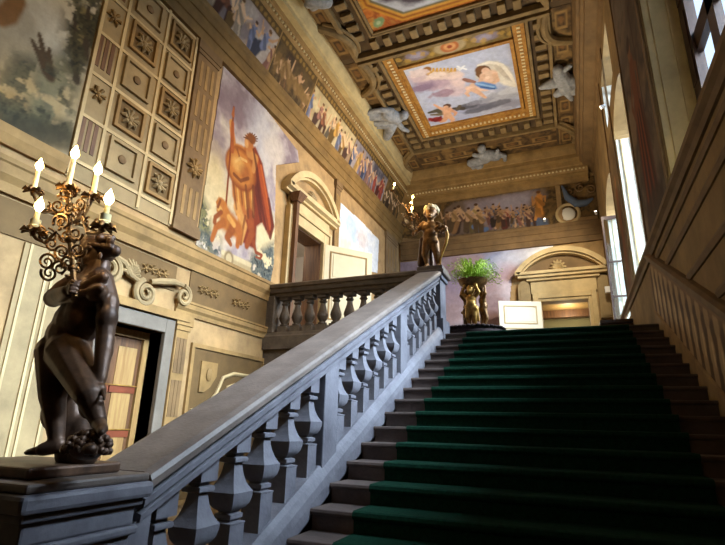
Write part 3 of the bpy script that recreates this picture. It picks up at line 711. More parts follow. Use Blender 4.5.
# great field of coffers
cf = empty('coffered_panel', (XW, 4.85, 3.1), 'tall ivory wall panel of square coffers and rosettes above the lower door', 'wall panel')
fld = MB(); lbox(fld, 3.78, 5.66, 3.02, 6.8, .03); sub(fld.build('field', M['ivory']), cf)
strip = MB()
for yy in (3.78, 4.16, 4.92, 5.60): lbox(strip, yy, yy+.05, 3.05, 6.8, .055, .03)
for k in range(6): lbox(strip, 3.83, 5.60, 3.28+.69*k-.03, 3.28+.69*k+.02, .05, .03)
sub(strip.build('lattice', M['cream']), cf)
for cy, cz0, ph in ((4.55, 3.65, 0), (5.28, 3.62, 1)):
    for k in range(5):
        z = cz0+.695*k; s_ = .26; plain = (k+ph) % 2 == 0
        c = MB()
        for (a, b_, cq, d) in ((cy-s_, cy+s_, z-s_, z-s_+.05), (cy-s_, cy+s_, z+s_-.05, z+s_), (cy-s_, cy-s_+.05, z-s_+.05, z+s_-.05), (cy+s_-.05, cy+s_, z-s_+.05, z+s_-.05)): lbox(c, a, b_, cq, d, .08, .03)
        o = c.build('coffer', M['ivory'] if plain else M['mould']); sub(o, cf)
        bk = MB(); lbox(bk, cy-s_+.05, cy+s_-.05, z-s_+.05, z+s_-.05, .036, .03); q = bk.build('coffer_ground', M['ivory'] if plain else M['brown_panel']); q.parent = o
        r_ = MB()
        if plain: r_.ball((XW+.05, cy, z), (.03, .07, .07), 10, 6)
        else: rosette(r_, (cy, z), .17, fl, .055, 8)
        q = r_.build('rosette', M['mould_dark'] if plain else M['ivory'], smooth=True); q.parent = o
for k in range(5):
    z = 3.72+.67*k; o_ = MB()
    if k % 2 == 0:
        for yy in (3.87, 3.97, 4.07): lbox(o_, yy-.03, yy+.03, z-.26, z+.26, .04, .03)
        sub(o_.build('slot', M['wood']), cf)
    else:
        rosette(o_, (3.98, z), .13, fl, .045, 6); sub(o_.build('rosette', M['mould'], smooth=True), cf)
# painted pilasters
def pilaster(y0, y1, z0, z1, label, m, mp, slots=4):
    e = empty('pilaster', (XW, (y0+y1)/2, z0), label, 'pilaster')
    b = MB(); lbox(b, y0, y1, z0, z1, .06); sub(b.build('shaft', m, bevel=.01), e)
    b = MB(); lbox(b, y0-.05, y1+.05, z0, z0+.16, .1); lbox(b, y0-.03, y1+.03, z0+.16, z0+.22, .085); sub(b.build('base', m), e)
    b = MB(); lbox(b, y0-.05, y1+.05, z1-.18, z1, .1); lbox(b, y0-.02, y1+.02, z1-.26, z1-.18, .08); sub(b.build('capital', m), e)
    h_ = (z1-z0-.6)/slots; wd = y1-y0
    for k in range(slots):
        za = z0+.32+k*h_
        if k == 1:
            r_ = MB(); rosette(r_, ((y0+y1)/2, za+h_*.45), wd*.36, fl, .075, 8); sub(r_.build('rosette', mp, smooth=True), e); continue
        b = MB()
        for t in (.22, .5, .78): lbox(b, y0+wd*t-.035, y0+wd*t+.035, za, za+h_*.84, .068, .06)
        sub(b.build('flutes', mp), e)
    return e
pilaster(5.70, 6.24, 3.0, 6.78, 'fluted brown pilaster between the coffered panel and the warrior fresco', M['mould_dark'], M['mould'], 5)
pilaster(11.55, 11.86, ZL, 6.8, 'narrow pilaster right of the landing door pediment', M['mould_dark'], M['mould'], 5)
pilaster(15.75, 16.9, ZL, 6.8, 'broad pilaster in the far left corner of the landing', M['plaster_dark'], M['mould'], 5)
pilaster(6.08, 6.36, ZF, 1.66, 'short ochre pilaster right of the lower wooden door', M['mould'], M['mould_dark'], 4)
ps = empty('pilaster', (XW, 3.75, ZF), 'plain pale pilaster strip with thin fillets left of the lower door, behind the bronze man', 'pilaster')
b = MB(); lbox(b, 3.5, 4.2, ZF, 1.98, .03); sub(b.build('shaft', M['ivory']), ps)
b = MB()
for yy in (3.56, 3.80, 3.88, 4.12): lbox(b, yy, yy+.03, ZF, 1.98, .05, .03)
sub(b.build('fillets', M['cream']), ps)
# crest over the lower door
cr = empty('door_crest', (XW, 5.3, 1.56), 'carved scroll crest with a shell over the lower door', 'ornament')
b = MB(); spiral(b, (4.62, 1.98), .22, 2.0, .045, fl, math.pi*.5, -1); sub(b.build('volute', M['ivory'], smooth=True), cr)
b = MB(); spiral(b, (5.32, 1.80), .20, 2.0, .05, fl, math.pi*.6, 1); sub(b.build('volute', M['ivory'], smooth=True), cr)
b = MB(); spiral(b, (6.1, 1.95), .17, 1.6, .045, fl, math.pi*.5, -1); sub(b.build('volute', M['ivory'], smooth=True), cr)
b = MB(); b.tube([fl(5.38, 2.0, .09), fl(5.6, 2.06, .11), fl(5.85, 2.12, .1), fl(6.05, 2.12, .09)], [.04, .06, .055, .04], 8); b.tube([fl(4.66, 2.2, .08), fl(4.85, 2.14, .1), fl(5.0, 2.0, .08), fl(5.15, 1.96, .08)], [.035, .05, .05, .04], 8); sub(b.build('acanthus_scroll', M['ivory'], smooth=True), cr)
b = MB()
for k in range(9):
    a = math.radians(-80+20*k); b.tube([fl(5.0, 1.98, .06), fl(5.0+.12*math.sin(a), 2.0+.14*math.cos(a), .12), fl(5.0+.19*math.sin(a), 2.0+.24*math.cos(a), .07)], [.015, .03, .015], 6)
sub(b.build('shell', M['ivory'], smooth=True), cr)
b = MB(); lbox(b, 4.4, 6.3, 1.54, 1.66, .12); sub(b.build('shelf', M['mould']), cr)
# sunk panel with shield, right of that door
sp = empty('wall_panel', (XW, 7.6, .4), 'brown panel with a shield and curved band beside the lower door', 'wall panel')
b = MB(); lbox(b, 6.55, 8.62, -1.2, 1.18, .02); sub(b.build('field', M['brown_panel']), sp)
b = MB()
for (a, b_, c, d) in ((6.5, 8.67, 1.18, 1.25), (6.5, 8.67, -1.27, -1.2), (6.5, 6.57, -1.2, 1.18), (8.6, 8.67, -1.2, 1.18)): lbox(b, a, b_, c, d, .05)
sub(b.build('border', M['mould']), sp)
b = MB(); b.prism([fl(6.78, .98, .02), fl(7.2, .98, .02), fl(7.2, .75, .02), fl(7.05, .55, .02), fl(6.9, .46, .02), fl(6.78, .46, .02)], (.03, 0, 0)); b.ball(fl(6.98, .76, .06), (.04, .07, .12), 10, 6); sub(b.build('shield', M['mould'], smooth=True), sp)
b = MB(); b.tube([fl(6.65, .15, .03), fl(7.0, .22, .03), fl(7.25, .45, .03), fl(7.4, .75, .03), fl(7.7, .85, .03), fl(8.5, .85, .03)], .035, 6); b.tube([fl(6.75, -.05, .03), fl(7.15, .06, .03), fl(7.42, .32, .03), fl(7.55, .6, .03), fl(7.8, .68, .03), fl(8.5, .68, .03)], .02, 6); sub(b.build('curved_band', M['cream'], smooth=True), sp)
# small leaf reliefs on the two brown bands
for ya, za, lab in ((5.5, 2.2, 'leaf ornament on the brown band above the lower door'), (6.75, 2.18, 'leaf ornament on the brown band, nearer the door crest'), (7.7, 2.18, 'leaf ornament on the brown band, nearer the landing balustrade')):
    b = MB()
    for k in range(4): rosette(b, (ya-.2+.13*k, za+.02*(k % 2)), .085, fl, .03, 5)
    tag(b.build('leaf_ornament', M['mould'], smooth=True), lab, 'ornament', 'leaf ornaments on the brown bands')

# ------------------------------------------------------------------ frescoes of the left wall
FL = lambda outline, step=.018, v=XW+.016: Fresco('X', v, step, outline=outline)
# warrior
f = FL([(223.8, 65), (256, 96), (297.7, 150.8), (299, 162), (276, 165), (274, 263), (270, 285), (235, 268), (196, 245)], .014)
f.sky([(150, 132, 138), (196, 182, 182), (224, 212, 196), (176, 162, 170), (214, 206, 200)], .9, 4)
Z = lambda p: Zm(p, 190, 60, 2.367)
f.blob(Z([(110, 110)])[0], .7, .35, (138, 118, 128), .75, 20, .8, .5, 5); f.blob(Z([(65, 210)])[0], .3, .5, (140, 122, 134), .7, 0, .8, .5, 8)
f.blob(Z([(170, 170)])[0], .5, .6, (206, 206, 214), .7, 0, .8, .4, 9); f.blob(Z([(200, 215)])[0], .4, .4, (226, 214, 200), .7, 0, .7, .4, 9)
f.blob(Z([(50, 330)])[0], .7, .9, (236, 214, 158), .85, 0, .8, .4, 11); f.blob(Z([(180, 440)])[0], .55, .7, (238, 220, 170), .9, 0, .7, .4, 12)
f.speck(Z([(20, 300), (45, 350), (60, 470), (15, 440)]), [(96, 98, 74), (140, 132, 84), (72, 76, 66)], .18, 3, .45)
f.speck(Z([(145, 460), (200, 430), (205, 540), (160, 545), (130, 500)]), [(78, 88, 90), (120, 126, 116), (56, 64, 66)], .16, 5, .35)
f.speck(Z([(20, 400), (70, 420), (75, 470), (20, 450)]), [(70, 82, 84), (120, 120, 104)], .14, 7, .38)
f.poly(Z([(75, 450), (100, 462), (140, 478), (150, 520), (120, 515), (70, 490)]), (196, 176, 134)); f.line(Z([(78, 455), (142, 485)]), .05, (226, 208, 164)); f.blob(Z([(92, 470)])[0], .14, .16, (150, 128, 92)); f.blob(Z([(92, 470)])[0], .09, .1, (210, 190, 146))
# cape, body, skirt, legs
f.poly(Z([(130, 205), (155, 205), (172, 245), (182, 300), (192, 350), (200, 395), (190, 425), (170, 385), (158, 395), (155, 450), (120, 430), (125, 330), (140, 270)]), (136, 52, 24), .03)
f.line(Z([(160, 240), (176, 310), (190, 400)]), [.06, .1, .04], (176, 78, 34)); f.line(Z([(152, 250), (160, 320), (168, 380)]), [.05, .08, .05], (104, 36, 20)); f.line(Z([(168, 250), (186, 350)]), .03, (196, 98, 44))
f.poly(Z([(98, 280), (128, 285), (150, 300), (152, 372), (128, 378), (108, 350), (100, 320)]), (196, 122, 52), .03)
for a in range(6): f.line(Z([(103+8*a, 288), (110+8*a, 365)]), .028, (226, 168, 88) if a % 2 else (150, 84, 36))
f.line(Z([(125, 360), (118, 400), (112, 440)]), [.13, .1, .06], (190, 112, 52)); f.line(Z([(112, 350), (128, 392), (120, 432)]), [.12, .1, .06], (222, 160, 86)); f.line(Z([(142, 365), (146, 410), (134, 440)]), [.13, .1, .07], (160, 78, 34))
f.poly(Z([(108, 205), (150, 205), (158, 250), (150, 295), (112, 300), (100, 260)]), (186, 110, 46), .03)
f.line(Z([(122, 212), (104, 205), (99, 165), (99, 148)]), [.1, .09, .07, .06], (206, 134, 64)); f.blob(Z([(98, 150)])[0], .07, .09, (224, 164, 92))
f.blob(Z([(122, 258)])[0], .52, .46, (150, 76, 30), 1, 0, .12); f.blob(Z([(120, 256)])[0], .44, .38, (204, 128, 56), 1, 0, .3); f.blob(Z([(114, 246)])[0], .2, .17, (232, 176, 96), .9, 0, .7); f.blob(Z([(130, 268)])[0], .18, .16, (150, 78, 34), .6, 0, .7)
f.line(Z([(140, 222), (156, 232), (150, 262)]), [.1, .09, .06], (206, 140, 74))
f.blob(Z([(140, 196)])[0], .15, .2, (198, 122, 62), 1, 0, .2); f.blob(Z([(134, 198)])[0], .07, .1, (224, 166, 100), .9)
for a in range(9):
    t = math.radians(-70+22*a); f.line(Z([(143, 188), (143+17*math.sin(t), 188-16*math.cos(t))]), [.03, .012], (112, 62, 26))
f.blob(Z([(146, 186)])[0], .14, .12, (132, 74, 30), 1, 0, .3)
f.line(Z([(104, 112), (97, 200), (85, 345)]), .028, (140, 66, 26)); f.line(Z([(104, 112), (102, 130)]), [.012, .05], (176, 100, 48)); f.line(Z([(101, 150), (100, 215)]), .05, (176, 92, 44))
f.line(Z([(150, 212), (158, 255), (166, 330), (180, 400)]), [.03, .05, .06, .03], (92, 30, 16), .8); f.line(Z([(132, 298), (138, 372)]), .04, (120, 62, 26), .8); f.line(Z([(150, 300), (150, 370)]), .05, (110, 52, 22), .8); f.line(Z([(102, 290), (110, 352)]), .03, (140, 76, 32), .7)
f.line(Z([(131, 370), (124, 405), (120, 435)]), .035, (128, 66, 28), .8); f.line(Z([(112, 212), (118, 232)]), .03, (132, 70, 30), .7); f.line(Z([(104, 270), (120, 286), (138, 280)]), .04, (112, 54, 22), .8); f.line(Z([(108, 240), (120, 232), (134, 240)]), .03, (240, 196, 120), .7); f.line(Z([(186, 330), (196, 390), (190, 420)]), .05, (98, 34, 18), .8)
# the beast at his feet
f.line(Z([(78, 352), (88, 380), (110, 400)]), [.16, .24, .2], (190, 116, 48)); f.blob(Z([(74, 346)])[0], .15, .18, (196, 120, 50), 1, 0, .25, .3, 4); f.blob(Z([(70, 352)])[0], .08, .06, (226, 170, 90))
f.line(Z([(80, 385), (62, 395), (52, 425)]), [.09, .07, .05], (176, 100, 40)); f.line(Z([(100, 400), (88, 420), (96, 436)]), [.11, .08, .05], (160, 86, 36)); f.line(Z([(112, 395), (118, 420), (112, 440)]), [.1, .08, .05], (184, 106, 46)); f.line(Z([(92, 372), (104, 390)]), .06, (226, 164, 84)); f.line(Z([(74, 360), (60, 372), (58, 384)]), .05, (150, 78, 32))
f.line(Z([(150, 430), (156, 455), (170, 462), (166, 470), (156, 466)]), [.05, .04, .035, .03, .02], (150, 70, 36)); f.line(Z([(66, 348), (72, 332)]), .03, (140, 76, 30))
tag(f.build('fresco', None, 0, .014, gain=.72), 'fresco of an orange-robed warrior with spear and round shield, left of the landing door', 'painting')
# landscape at the far left
f = Fresco('X', XW+.016, .026, rect=(-.6, 3.77, 3.22, 6.76))
f.sky([(176, 164, 140), (206, 194, 168), (190, 176, 146), (160, 148, 124)], 1.2, 21)
Z = lambda p: Zm(p, 0, 0, 2.48)
f.blob(Z([(60, 240)])[0], .9, .6, (176, 140, 74), .8, 30, .8, .4, 2); f.blob(Z([(40, 300)])[0], .6, .3, (140, 108, 60), .7, 20, .8, .4, 2); f.blob(Z([(100, 60)])[0], .6, .5, (196, 190, 172), .7, 0, .9)
f.blob(Z([(20, 90)])[0], .5, .5, (142, 128, 100), .7, 0, .9, .4, 5)
f.speck(Z([(160, 0), (260, 0), (245, 90), (205, 160), (165, 120), (170, 60)]), [(58, 56, 40), (94, 88, 58), (44, 44, 34), (120, 108, 70)], .28, 31, .38)
f.speck(Z([(90, 170), (160, 120), (200, 180), (190, 250), (165, 350), (90, 340), (0, 310), (0, 265), (60, 280)]), [(66, 66, 48), (104, 98, 66), (50, 52, 40)], .3, 33, .40)
f.blob(Z([(150, 230)])[0], .35, .6, (150, 140, 108), .5, 0, .8, .5, 3); f.speck(Z([(0, 260), (80, 285), (165, 300), (160, 352), (60, 340), (0, 318)]), [(58, 58, 42), (84, 80, 52)], .22, 37, .34)
for a, b_ in (((98, 85), (118, 180)), ((80, 100), (115, 175)), ((122, 120), (124, 190))): f.line(Z([a, b_]), [.025, .07], (76, 58, 36))
for a, b_ in (((185, 40), (190, 200)), ((220, 20), (212, 140))): f.line(Z([a, b_]), [.03, .06], (64, 52, 36))
f.line(Z([(0, 45), (20, 35), (45, 0)]), [.1, .12, .1], (120, 84, 44))
f.speck(Z([(40, 130), (110, 150), (180, 200), (185, 345), (100, 345), (-20, 320), (-40, 240)]), [(52, 52, 38), (84, 80, 54), (40, 42, 32)], .16, 41, .47, .85)
f.speck(Z([(170, -20), (300, -20), (262, 60), (215, 190), (168, 190), (150, 90)]), [(46, 44, 30), (76, 70, 44), (36, 36, 26)], .14, 43, .44, .9)
f.blob(Z([(60, 330)])[0], 1.2, .22, (64, 58, 40), .8, 22, .8, .5, 9)
tag(f.build('fresco', None, 0, .014, gain=.9), 'faded landscape fresco of dark trees behind the nearer candelabrum', 'painting')
fr = MB(); lbox(fr, YB+5.6, 3.76, 3.0, 3.1, .09)
# pale sky fresco beyond the landing door
f = FL([(341, 203), (362, 222), (379, 240), (377.5, 273), (337, 262), (338, 240)], .025)
f.sky([(176, 190, 208), (220, 222, 222), (198, 206, 216), (232, 226, 212)], .8, 41)
f.blob((352, 228), .5, .45, (162, 182, 208), .8, 0, .8, .4, 5); f.blob((345, 247), .5, .4, (232, 206, 166), .8, 0, .8, .4, 5); f.blob((371, 258), .6, .5, (206, 210, 214), .7, 0, .8, .5, 6); f.blob((362, 240), .4, .3, (186, 160, 150), .5, 0, .8, .5, 6)
tag(f.build('fresco', None, 0, .014), 'pale blue cloudy sky fresco above the cream door leaf on the landing', 'painting')
# frieze: a run of scenes between architrave and cornice
def frieze(axis, val, a0, a1, z0, z1, base, seed, nfig, fh, sil, step=.022, gold=False):
    g = Fresco(axis, val, step, rect=(a0, a1, z0, z1)); g.sky(base, .7, seed)
    R = random.Random(seed); w_ = a1-a0
    for k in range(int(nfig*1.6)):   # dim figures and drapery behind
        x = a0+w_*R.random(); g.blob((x, z0+.25+.2*R.random()), .16+.12*R.random(), .2, R.choice(list(sil)+list(base)), .55, R.uniform(0, 180), .6, .5, k, plane=True)
    for k in range(nfig):
        x = a0+w_*(k+.5+R.uniform(-.25, .25))/nfig; hh = fh*R.uniform(.8, 1.1)
        g.figure(x, z0+.03, hh, R.uniform(-.25, .25), R.choice(((206, 166, 126), (190, 150, 112), (222, 188, 150))), R.choice(sil), R.choice(((80, 58, 42), (110, 80, 50))), seed*31+k, R.random() < .45)
    if axis == 'X':   # leaf-and-scroll border along the top
        g.mix(np.clip((g.B-(z1-.2))/.015, 0, 1), (92, 72, 40))
        for k in range(int(w_/.16)): g.blob((a0+.08+.16*k, z1-.10), .06, .05, (150, 118, 62), .9, 40*(k % 2), .5, .5, k, plane=True)
    return g
SK = [(146, 130, 120), (190, 176, 156), (120, 104, 92), (170, 150, 140)]
SIL = ((120, 84, 74), (92, 98, 120), (156, 120, 62), (110, 70, 50), (140, 128, 112))
vX = XW+.016
g = frieze('X', vX, 3.2, 5.55, 7.53, 8.69, [(110, 88, 50), (150, 118, 64), (86, 68, 40)], 51, 4, .85, SIL)
tag(g.build('fresco', None, 0, .02, tilt=(7.50, .3167)), 'gold and umber ornament fresco in the frieze above the coffered panel', 'painting')
g = frieze('X', vX, 5.6, 7.75, 7.53, 8.69, [(150, 136, 136), (186, 174, 164), (126, 112, 110)], 52, 7, .9, SIL)
tag(g.build('fresco', None, 0, .02, tilt=(7.50, .3167)), 'frieze fresco of struggling figures under a mauve sky, above the warrior fresco', 'painting')
g = frieze('X', vX, 7.8, 9.5, 7.53, 8.69, [(70, 56, 40), (104, 84, 52), (58, 48, 36)], 53, 4, .8, ((88, 66, 44), (110, 84, 50)))
for k in range(6): g.blob((7.95+.28*k, 8.0), .12, .3, (128, 100, 58), .8, 20*k, .5, .55, k, plane=True)
tag(g.build('fresco', None, 0, .02, tilt=(7.50, .3167)), 'dark cartouche of scrolls and seated figures in the frieze left of the pediment', 'painting')
g = frieze('X', vX, 9.55, 12.2, 7.53, 8.69, [(176, 160, 122), (206, 190, 150), (150, 130, 96)], 54, 8, .9, SIL)
tag(g.build('fresco', None, 0, .02, tilt=(7.50, .3167)), 'pale frieze fresco of standing nudes and cloth above the landing door pediment', 'painting')
g = frieze('X', vX, 12.25, 15.1, 7.53, 8.69, [(110, 110, 128), (160, 150, 150), (84, 80, 92)], 55, 9, .9, ((130, 60, 48), (84, 96, 130), (150, 120, 70), (120, 90, 80)))
tag(g.build('fresco', None, 0, .02, tilt=(7.50, .3167)), 'bluish frieze fresco with red-cloaked figures above the pale sky fresco', 'painting')
g = frieze('X', vX, 15.15, 16.8, 7.53, 8.69, [(92, 74, 44), (124, 98, 58), (70, 56, 36)], 56, 4, .8, ((88, 66, 44), (110, 84, 50)))
tag(g.build('fresco', None, 0, .02, tilt=(7.50, .3167)), 'umber frieze fresco at the far end of the left wall', 'painting')

# ------------------------------------------------------------------ frescoes of the end wall
vY = YE-.016
f = Fresco('Y', vY, .03, outline=[(400.5, 262.5), (443, 257.7), (553, 245.7), (553, 252), (530, 262), (512, 278), (510, 300), (519, 322), (519, 345), (402, 352)])
f.sky([(140, 118, 124), (176, 152, 158), (190, 176, 186), (156, 138, 150), (128, 108, 112)], 1.3, 61)
Z = lambda p: Zm(p, 420, 200, 3.295)
f.blob(Z([(240, 205)])[0], .9, .45, (150, 162, 196), .8, 10, .8, .4, 2); f.blob(Z([(330, 190)])[0], .8, .35, (206, 208, 222), .8, 10, .8, .4, 3); f.blob(Z([(420, 165)])[0], .7, .25, (236, 238, 246), .9, 10, .8, .3, 4)
f.blob(Z([(120, 230)])[0], .7, .6, (150, 116, 122), .7, 0, .8, .5, 5); f.blob(Z([(110, 300)])[0], .4, .6, (166, 150, 176), .7, 0, .8, .5, 6); f.blob(Z([(280, 260)])[0], .8, .5, (184, 158, 166), .8, 0, .8, .5, 7); f.blob(Z([(300, 300)])[0], .7, .4, (214, 202, 208), .7, 0, .8, .5, 8)
f.blob(Z([(95, 370)])[0], .5, .8, (176, 150, 150), .7, 0, .8, .5, 9); f.blob(Z([(240, 350)])[0], .5, .9, (128, 86, 74), .6, 0, .8, .5, 10); f.blob(Z([(170, 205)])[0], .5, .3, (176, 146, 140), .6, 0, .8, .5, 12)
tag(f.build('fresco', None, 0, .014), 'mauve and blue cloud fresco on the end wall behind the fern', 'painting')
# frieze of the end wall
f = Fresco('Y', vY, .022, outline=[(401, 238), (401, 207), (443, 198), (600, 175), (603, 222), (545, 228), (443, 239.5)])
f.sky([(88, 70, 42), (120, 94, 54), (66, 52, 34), (142, 112, 62)], .35, 63)
Z = lambda p: Zm(p, 440, 180, 4.394)
f.poly(Z([(20, 130), (60, 100), (130, 85), (390, 52), (400, 130), (405, 205), (40, 245), (15, 240)]), (122, 104, 92), .05)
f.poly(Z([(110, 100), (390, 58), (395, 180), (220, 200), (130, 170)]), (158, 144, 150), .12); f.blob(Z([(300, 100)])[0], 1.0, .3, (176, 168, 182), .8, 8, .9, .4, 3); f.blob(Z([(180, 120)])[0], .4, .25, (150, 140, 152), .7, 0, .9, .5, 4)
f.speck(Z([(230, 150), (395, 120), (400, 205), (230, 225)]), [(110, 96, 84), (150, 128, 100), (84, 84, 96)], .25, 5, .46)
for (x, hh, sk, cl, sd, seat) in ((35, .95, (206, 168, 130), (130, 98, 70), 3, True), (88, 1.15, (206, 170, 134), (112, 84, 74), 4, True), (165, 1.15, (222, 186, 146), (176, 150, 96), 7, True), (235, .85, (200, 160, 126), (120, 92, 110), 8, False), (265, .95, (190, 150, 110), (140, 104, 66), 9, False), (300, .85, (206, 160, 128), (150, 80, 70), 10, True), (345, .8, (196, 156, 120), (104, 110, 130), 12, False), (380, .7, (190, 150, 116), (110, 100, 110), 13, False)):
    c = f.P(Z([(x, 240-x*.1)]))[0]; f.figure(c[0], c[1], hh, 0, sk, cl, (90, 64, 44), sd, seat)
f.line(Z([(150, 205), (185, 222), (205, 215)]), [.1, .14, .08], (96, 118, 156)); f.line(Z([(60, 225), (75, 190)]), [.12, .1], (150, 112, 74))
for p in ((405, 175), (430, 190), (455, 185), (420, 160)): f.blob(Z([p])[0], .16, .2, (86, 100, 128), .9, 20, .5, .5, 3)
R = random.Random(77)
for k in range(16):
    c = f.P(Z([(215+190*R.random(), 205-25*R.random())]))[0]; f.figure(c[0], c[1], R.uniform(.5, .75), R.uniform(-.3, .3), R.choice(((196, 156, 120), (176, 138, 104))), R.choice(((120, 84, 74), (100, 96, 110), (140, 110, 80), (90, 74, 66))), (80, 58, 42), 300+k, R.random() < .5)
for x, y, sd in ((55, 215, 41), (125, 215, 42), (195, 222, 43)):
    c = f.P(Z([(x, y)]))[0]; f.figure(c[0], c[1]-.1, 1.0, R.uniform(-.2, .2), (206, 170, 136), R.choice(((150, 120, 84), (116, 96, 84))), (84, 60, 44), sd, True)
c = f.P(Z([(440, 185)]))[0]; f.figure(c[0], c[1]+.1, 1.15, .05, (196, 138, 78), (166, 112, 52), (110, 70, 34), 21, False)
for k in range(9): f.blob(Z([(100+32*k, 72-5*k+4*math.sin(k*2.0))])[0], .16, .1, (150, 114, 60), .8, 30*k, .5, .5, k)
for k in range(7): f.blob(Z([(610+14*k, 60+22*(k % 3))])[0], .14, .12, (110, 88, 56), .7, 40*k, .5, .5, k+3)
tag(f.build('fresco', None, 0, .014), 'crowded figure scene with mauve sky in the end wall frieze', 'painting')
# raised stone plaque with a disc and a blue swag at the right of that frieze
c0, c1 = onY(556, 228, YE), onY(560, 186, YE)
pl = empty('frieze_plaque', (.5, YE, 6.86), 'pale stone plaque with a round boss and blue swag, right end of the frieze', 'ornament')
b = MB(); b.box(.0, .16, YE-.09, YE, 6.86, 8.34); b.box(.16, 1.25, YE-.05, YE, 6.86, 7.02); sub(b.build('stone_border', M['plaster'], bevel=.01), pl)
c = onY(568, 214, YE-.06); b = MB()
b.tube([(c[0]+.36*math.cos(t), YE-.07, c[2]+.36*math.sin(t)) for t in np.linspace(0, 2*math.pi, 25)], .055, 8); sub(b.build('ring', M['cream'], smooth=True), pl)
b = MB(); b.ball((c[0], YE-.05, c[2]), (.24, .07, .24), 16, 10); sub(b.build('boss', M['white'], smooth=True), pl)
sw = [onY(x, y, YE-.1) for x, y in Zm([(535, 25), (560, 75), (600, 105), (640, 100), (672, 80)], 440, 180, 4.394)]
b = MB(); b.tube(sw, [.03, .12, .15, .12, .04], 10); sub(b.build('swag', mat('slate_blue_cloth', (92, 104, 124), .8, var=.2), smooth=True), pl)
for k in range(3):
    b = MB(); spiral(b, (.45+.34*k, 8.0+.12*(k % 2)), .17, 1.5, .035, fe, k*1.3, 1 if k % 2 else -1); sub(b.build('scroll', M['mould_dark'], smooth=True), pl)

# ------------------------------------------------------------------ right wall paintings
f = Fresco('X', XR-.016, .025, rect=(6.56, 8.54, 2.8, 7.9))
f.sky([(88, 74, 62), (112, 94, 76), (70, 58, 48), (126, 104, 82)], 1.2, 71)
Y_ = lambda *p: [(a, b_) for a, b_ in p]
f.speck(None, [(60, 48, 38), (84, 68, 52)], .5, 11, .5, .6)
f.poly(Y_((7.05, 3.1), (8.05, 3.1), (8.0, 4.2), (7.85, 5.0), (7.3, 5.0), (7.1, 4.1)), (86, 40, 22), .08, plane=True)
for k in range(6): f.line(Y_((7.4+.07*k, 4.95), (7.15+.16*k, 3.15)), .05, (116, 60, 30) if k % 2 else (62, 28, 16), plane=True)
f.line(Y_((7.58, 4.9), (7.58, 5.45)), [.2, .22], (112, 62, 32), plane=True); f.blob((7.58, 5.8), .14, .18, (126, 86, 54), plane=True); f.blob((7.58, 5.92), .16, .12, (60, 40, 26), plane=True); f.line(Y_((7.75, 5.4), (8.05, 5.05), (7.85, 4.7)), .07, (110, 68, 40), plane=True); f.line(Y_((7.4, 5.4), (7.15, 5.2), (7.3, 4.8)), .07, (110, 68, 40), plane=True); f.line(Y_((7.1, 6.2), (7.2, 3.3)), .03, (70, 50, 34), plane=True)
f.blob((7.5, 3.0), .8, .3, (64, 50, 38), .8, plane=True, rag=.4); f.blob((7.5, 7.0), .8, .5, (110, 98, 86), .6, plane=True, rag=.5)
tag(f.build('fresco', None, 0, .014, nrm=-1), 'dark fresco of a rust-robed standing figure on the pier between the tall windows', 'painting')
f = Fresco('X', XR-.016, .04, rect=(10.98, 12.26, 2.8, 6.6)); f.sky([(92, 72, 50), (118, 94, 64), (76, 60, 44)], 1.0, 72); f.line([(11.6, 3.2), (11.65, 5.2)], [.25, .14], (120, 70, 40), plane=True); f.blob((11.65, 5.45), .12, .15, (150, 104, 66), plane=True)
tag(f.build('fresco', None, 0, .014, nrm=-1), 'narrow umber fresco on the second pier of the window wall', 'painting')
# painted balustrade climbing the right wall
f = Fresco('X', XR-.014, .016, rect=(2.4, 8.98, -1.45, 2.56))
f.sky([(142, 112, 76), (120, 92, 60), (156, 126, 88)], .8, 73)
pts = []
R = random.Random(4)
for k in range(22):
    y = 2.2+.305*k; z = nose(y); q = lambda dy, h: (y+dy, z+h)
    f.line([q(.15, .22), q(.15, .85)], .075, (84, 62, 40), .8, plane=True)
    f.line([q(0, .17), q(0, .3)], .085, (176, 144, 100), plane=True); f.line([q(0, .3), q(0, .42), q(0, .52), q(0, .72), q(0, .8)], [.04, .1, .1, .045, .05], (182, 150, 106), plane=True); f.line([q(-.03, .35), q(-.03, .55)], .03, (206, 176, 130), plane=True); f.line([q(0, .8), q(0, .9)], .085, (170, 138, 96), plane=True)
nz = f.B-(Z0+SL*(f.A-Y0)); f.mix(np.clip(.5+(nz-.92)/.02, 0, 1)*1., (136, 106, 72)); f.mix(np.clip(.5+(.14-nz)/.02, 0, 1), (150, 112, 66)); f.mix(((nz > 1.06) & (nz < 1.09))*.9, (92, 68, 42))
keep = (nz < 1.12) & (nz > -.02); f.keep = keep
f.out = np.array([(2.4, nose(2.4)-.02), (8.98, nose(8.98)-.02), (8.98, min(2.56, nose(8.98)+1.12)), (8.62, 2.56), (8.62, min(2.56, nose(8.62)+1.1)), (2.4, nose(2.4)+1.1)])
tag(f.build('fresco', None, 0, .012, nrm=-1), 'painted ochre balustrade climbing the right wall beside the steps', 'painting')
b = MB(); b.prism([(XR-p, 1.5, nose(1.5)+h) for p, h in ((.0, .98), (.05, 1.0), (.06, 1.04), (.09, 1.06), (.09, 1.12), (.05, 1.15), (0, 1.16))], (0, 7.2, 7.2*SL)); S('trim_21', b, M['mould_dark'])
b = MB(); b.prism([(XR-p, 1.0, nose(1.0)+h) for p, h in ((0, -.2), (.035, -.2), (.035, .12), (.02, .15), (0, .15))], (0, 7.75, 7.75*SL)); S('baseboard_right', b, M['mould'])

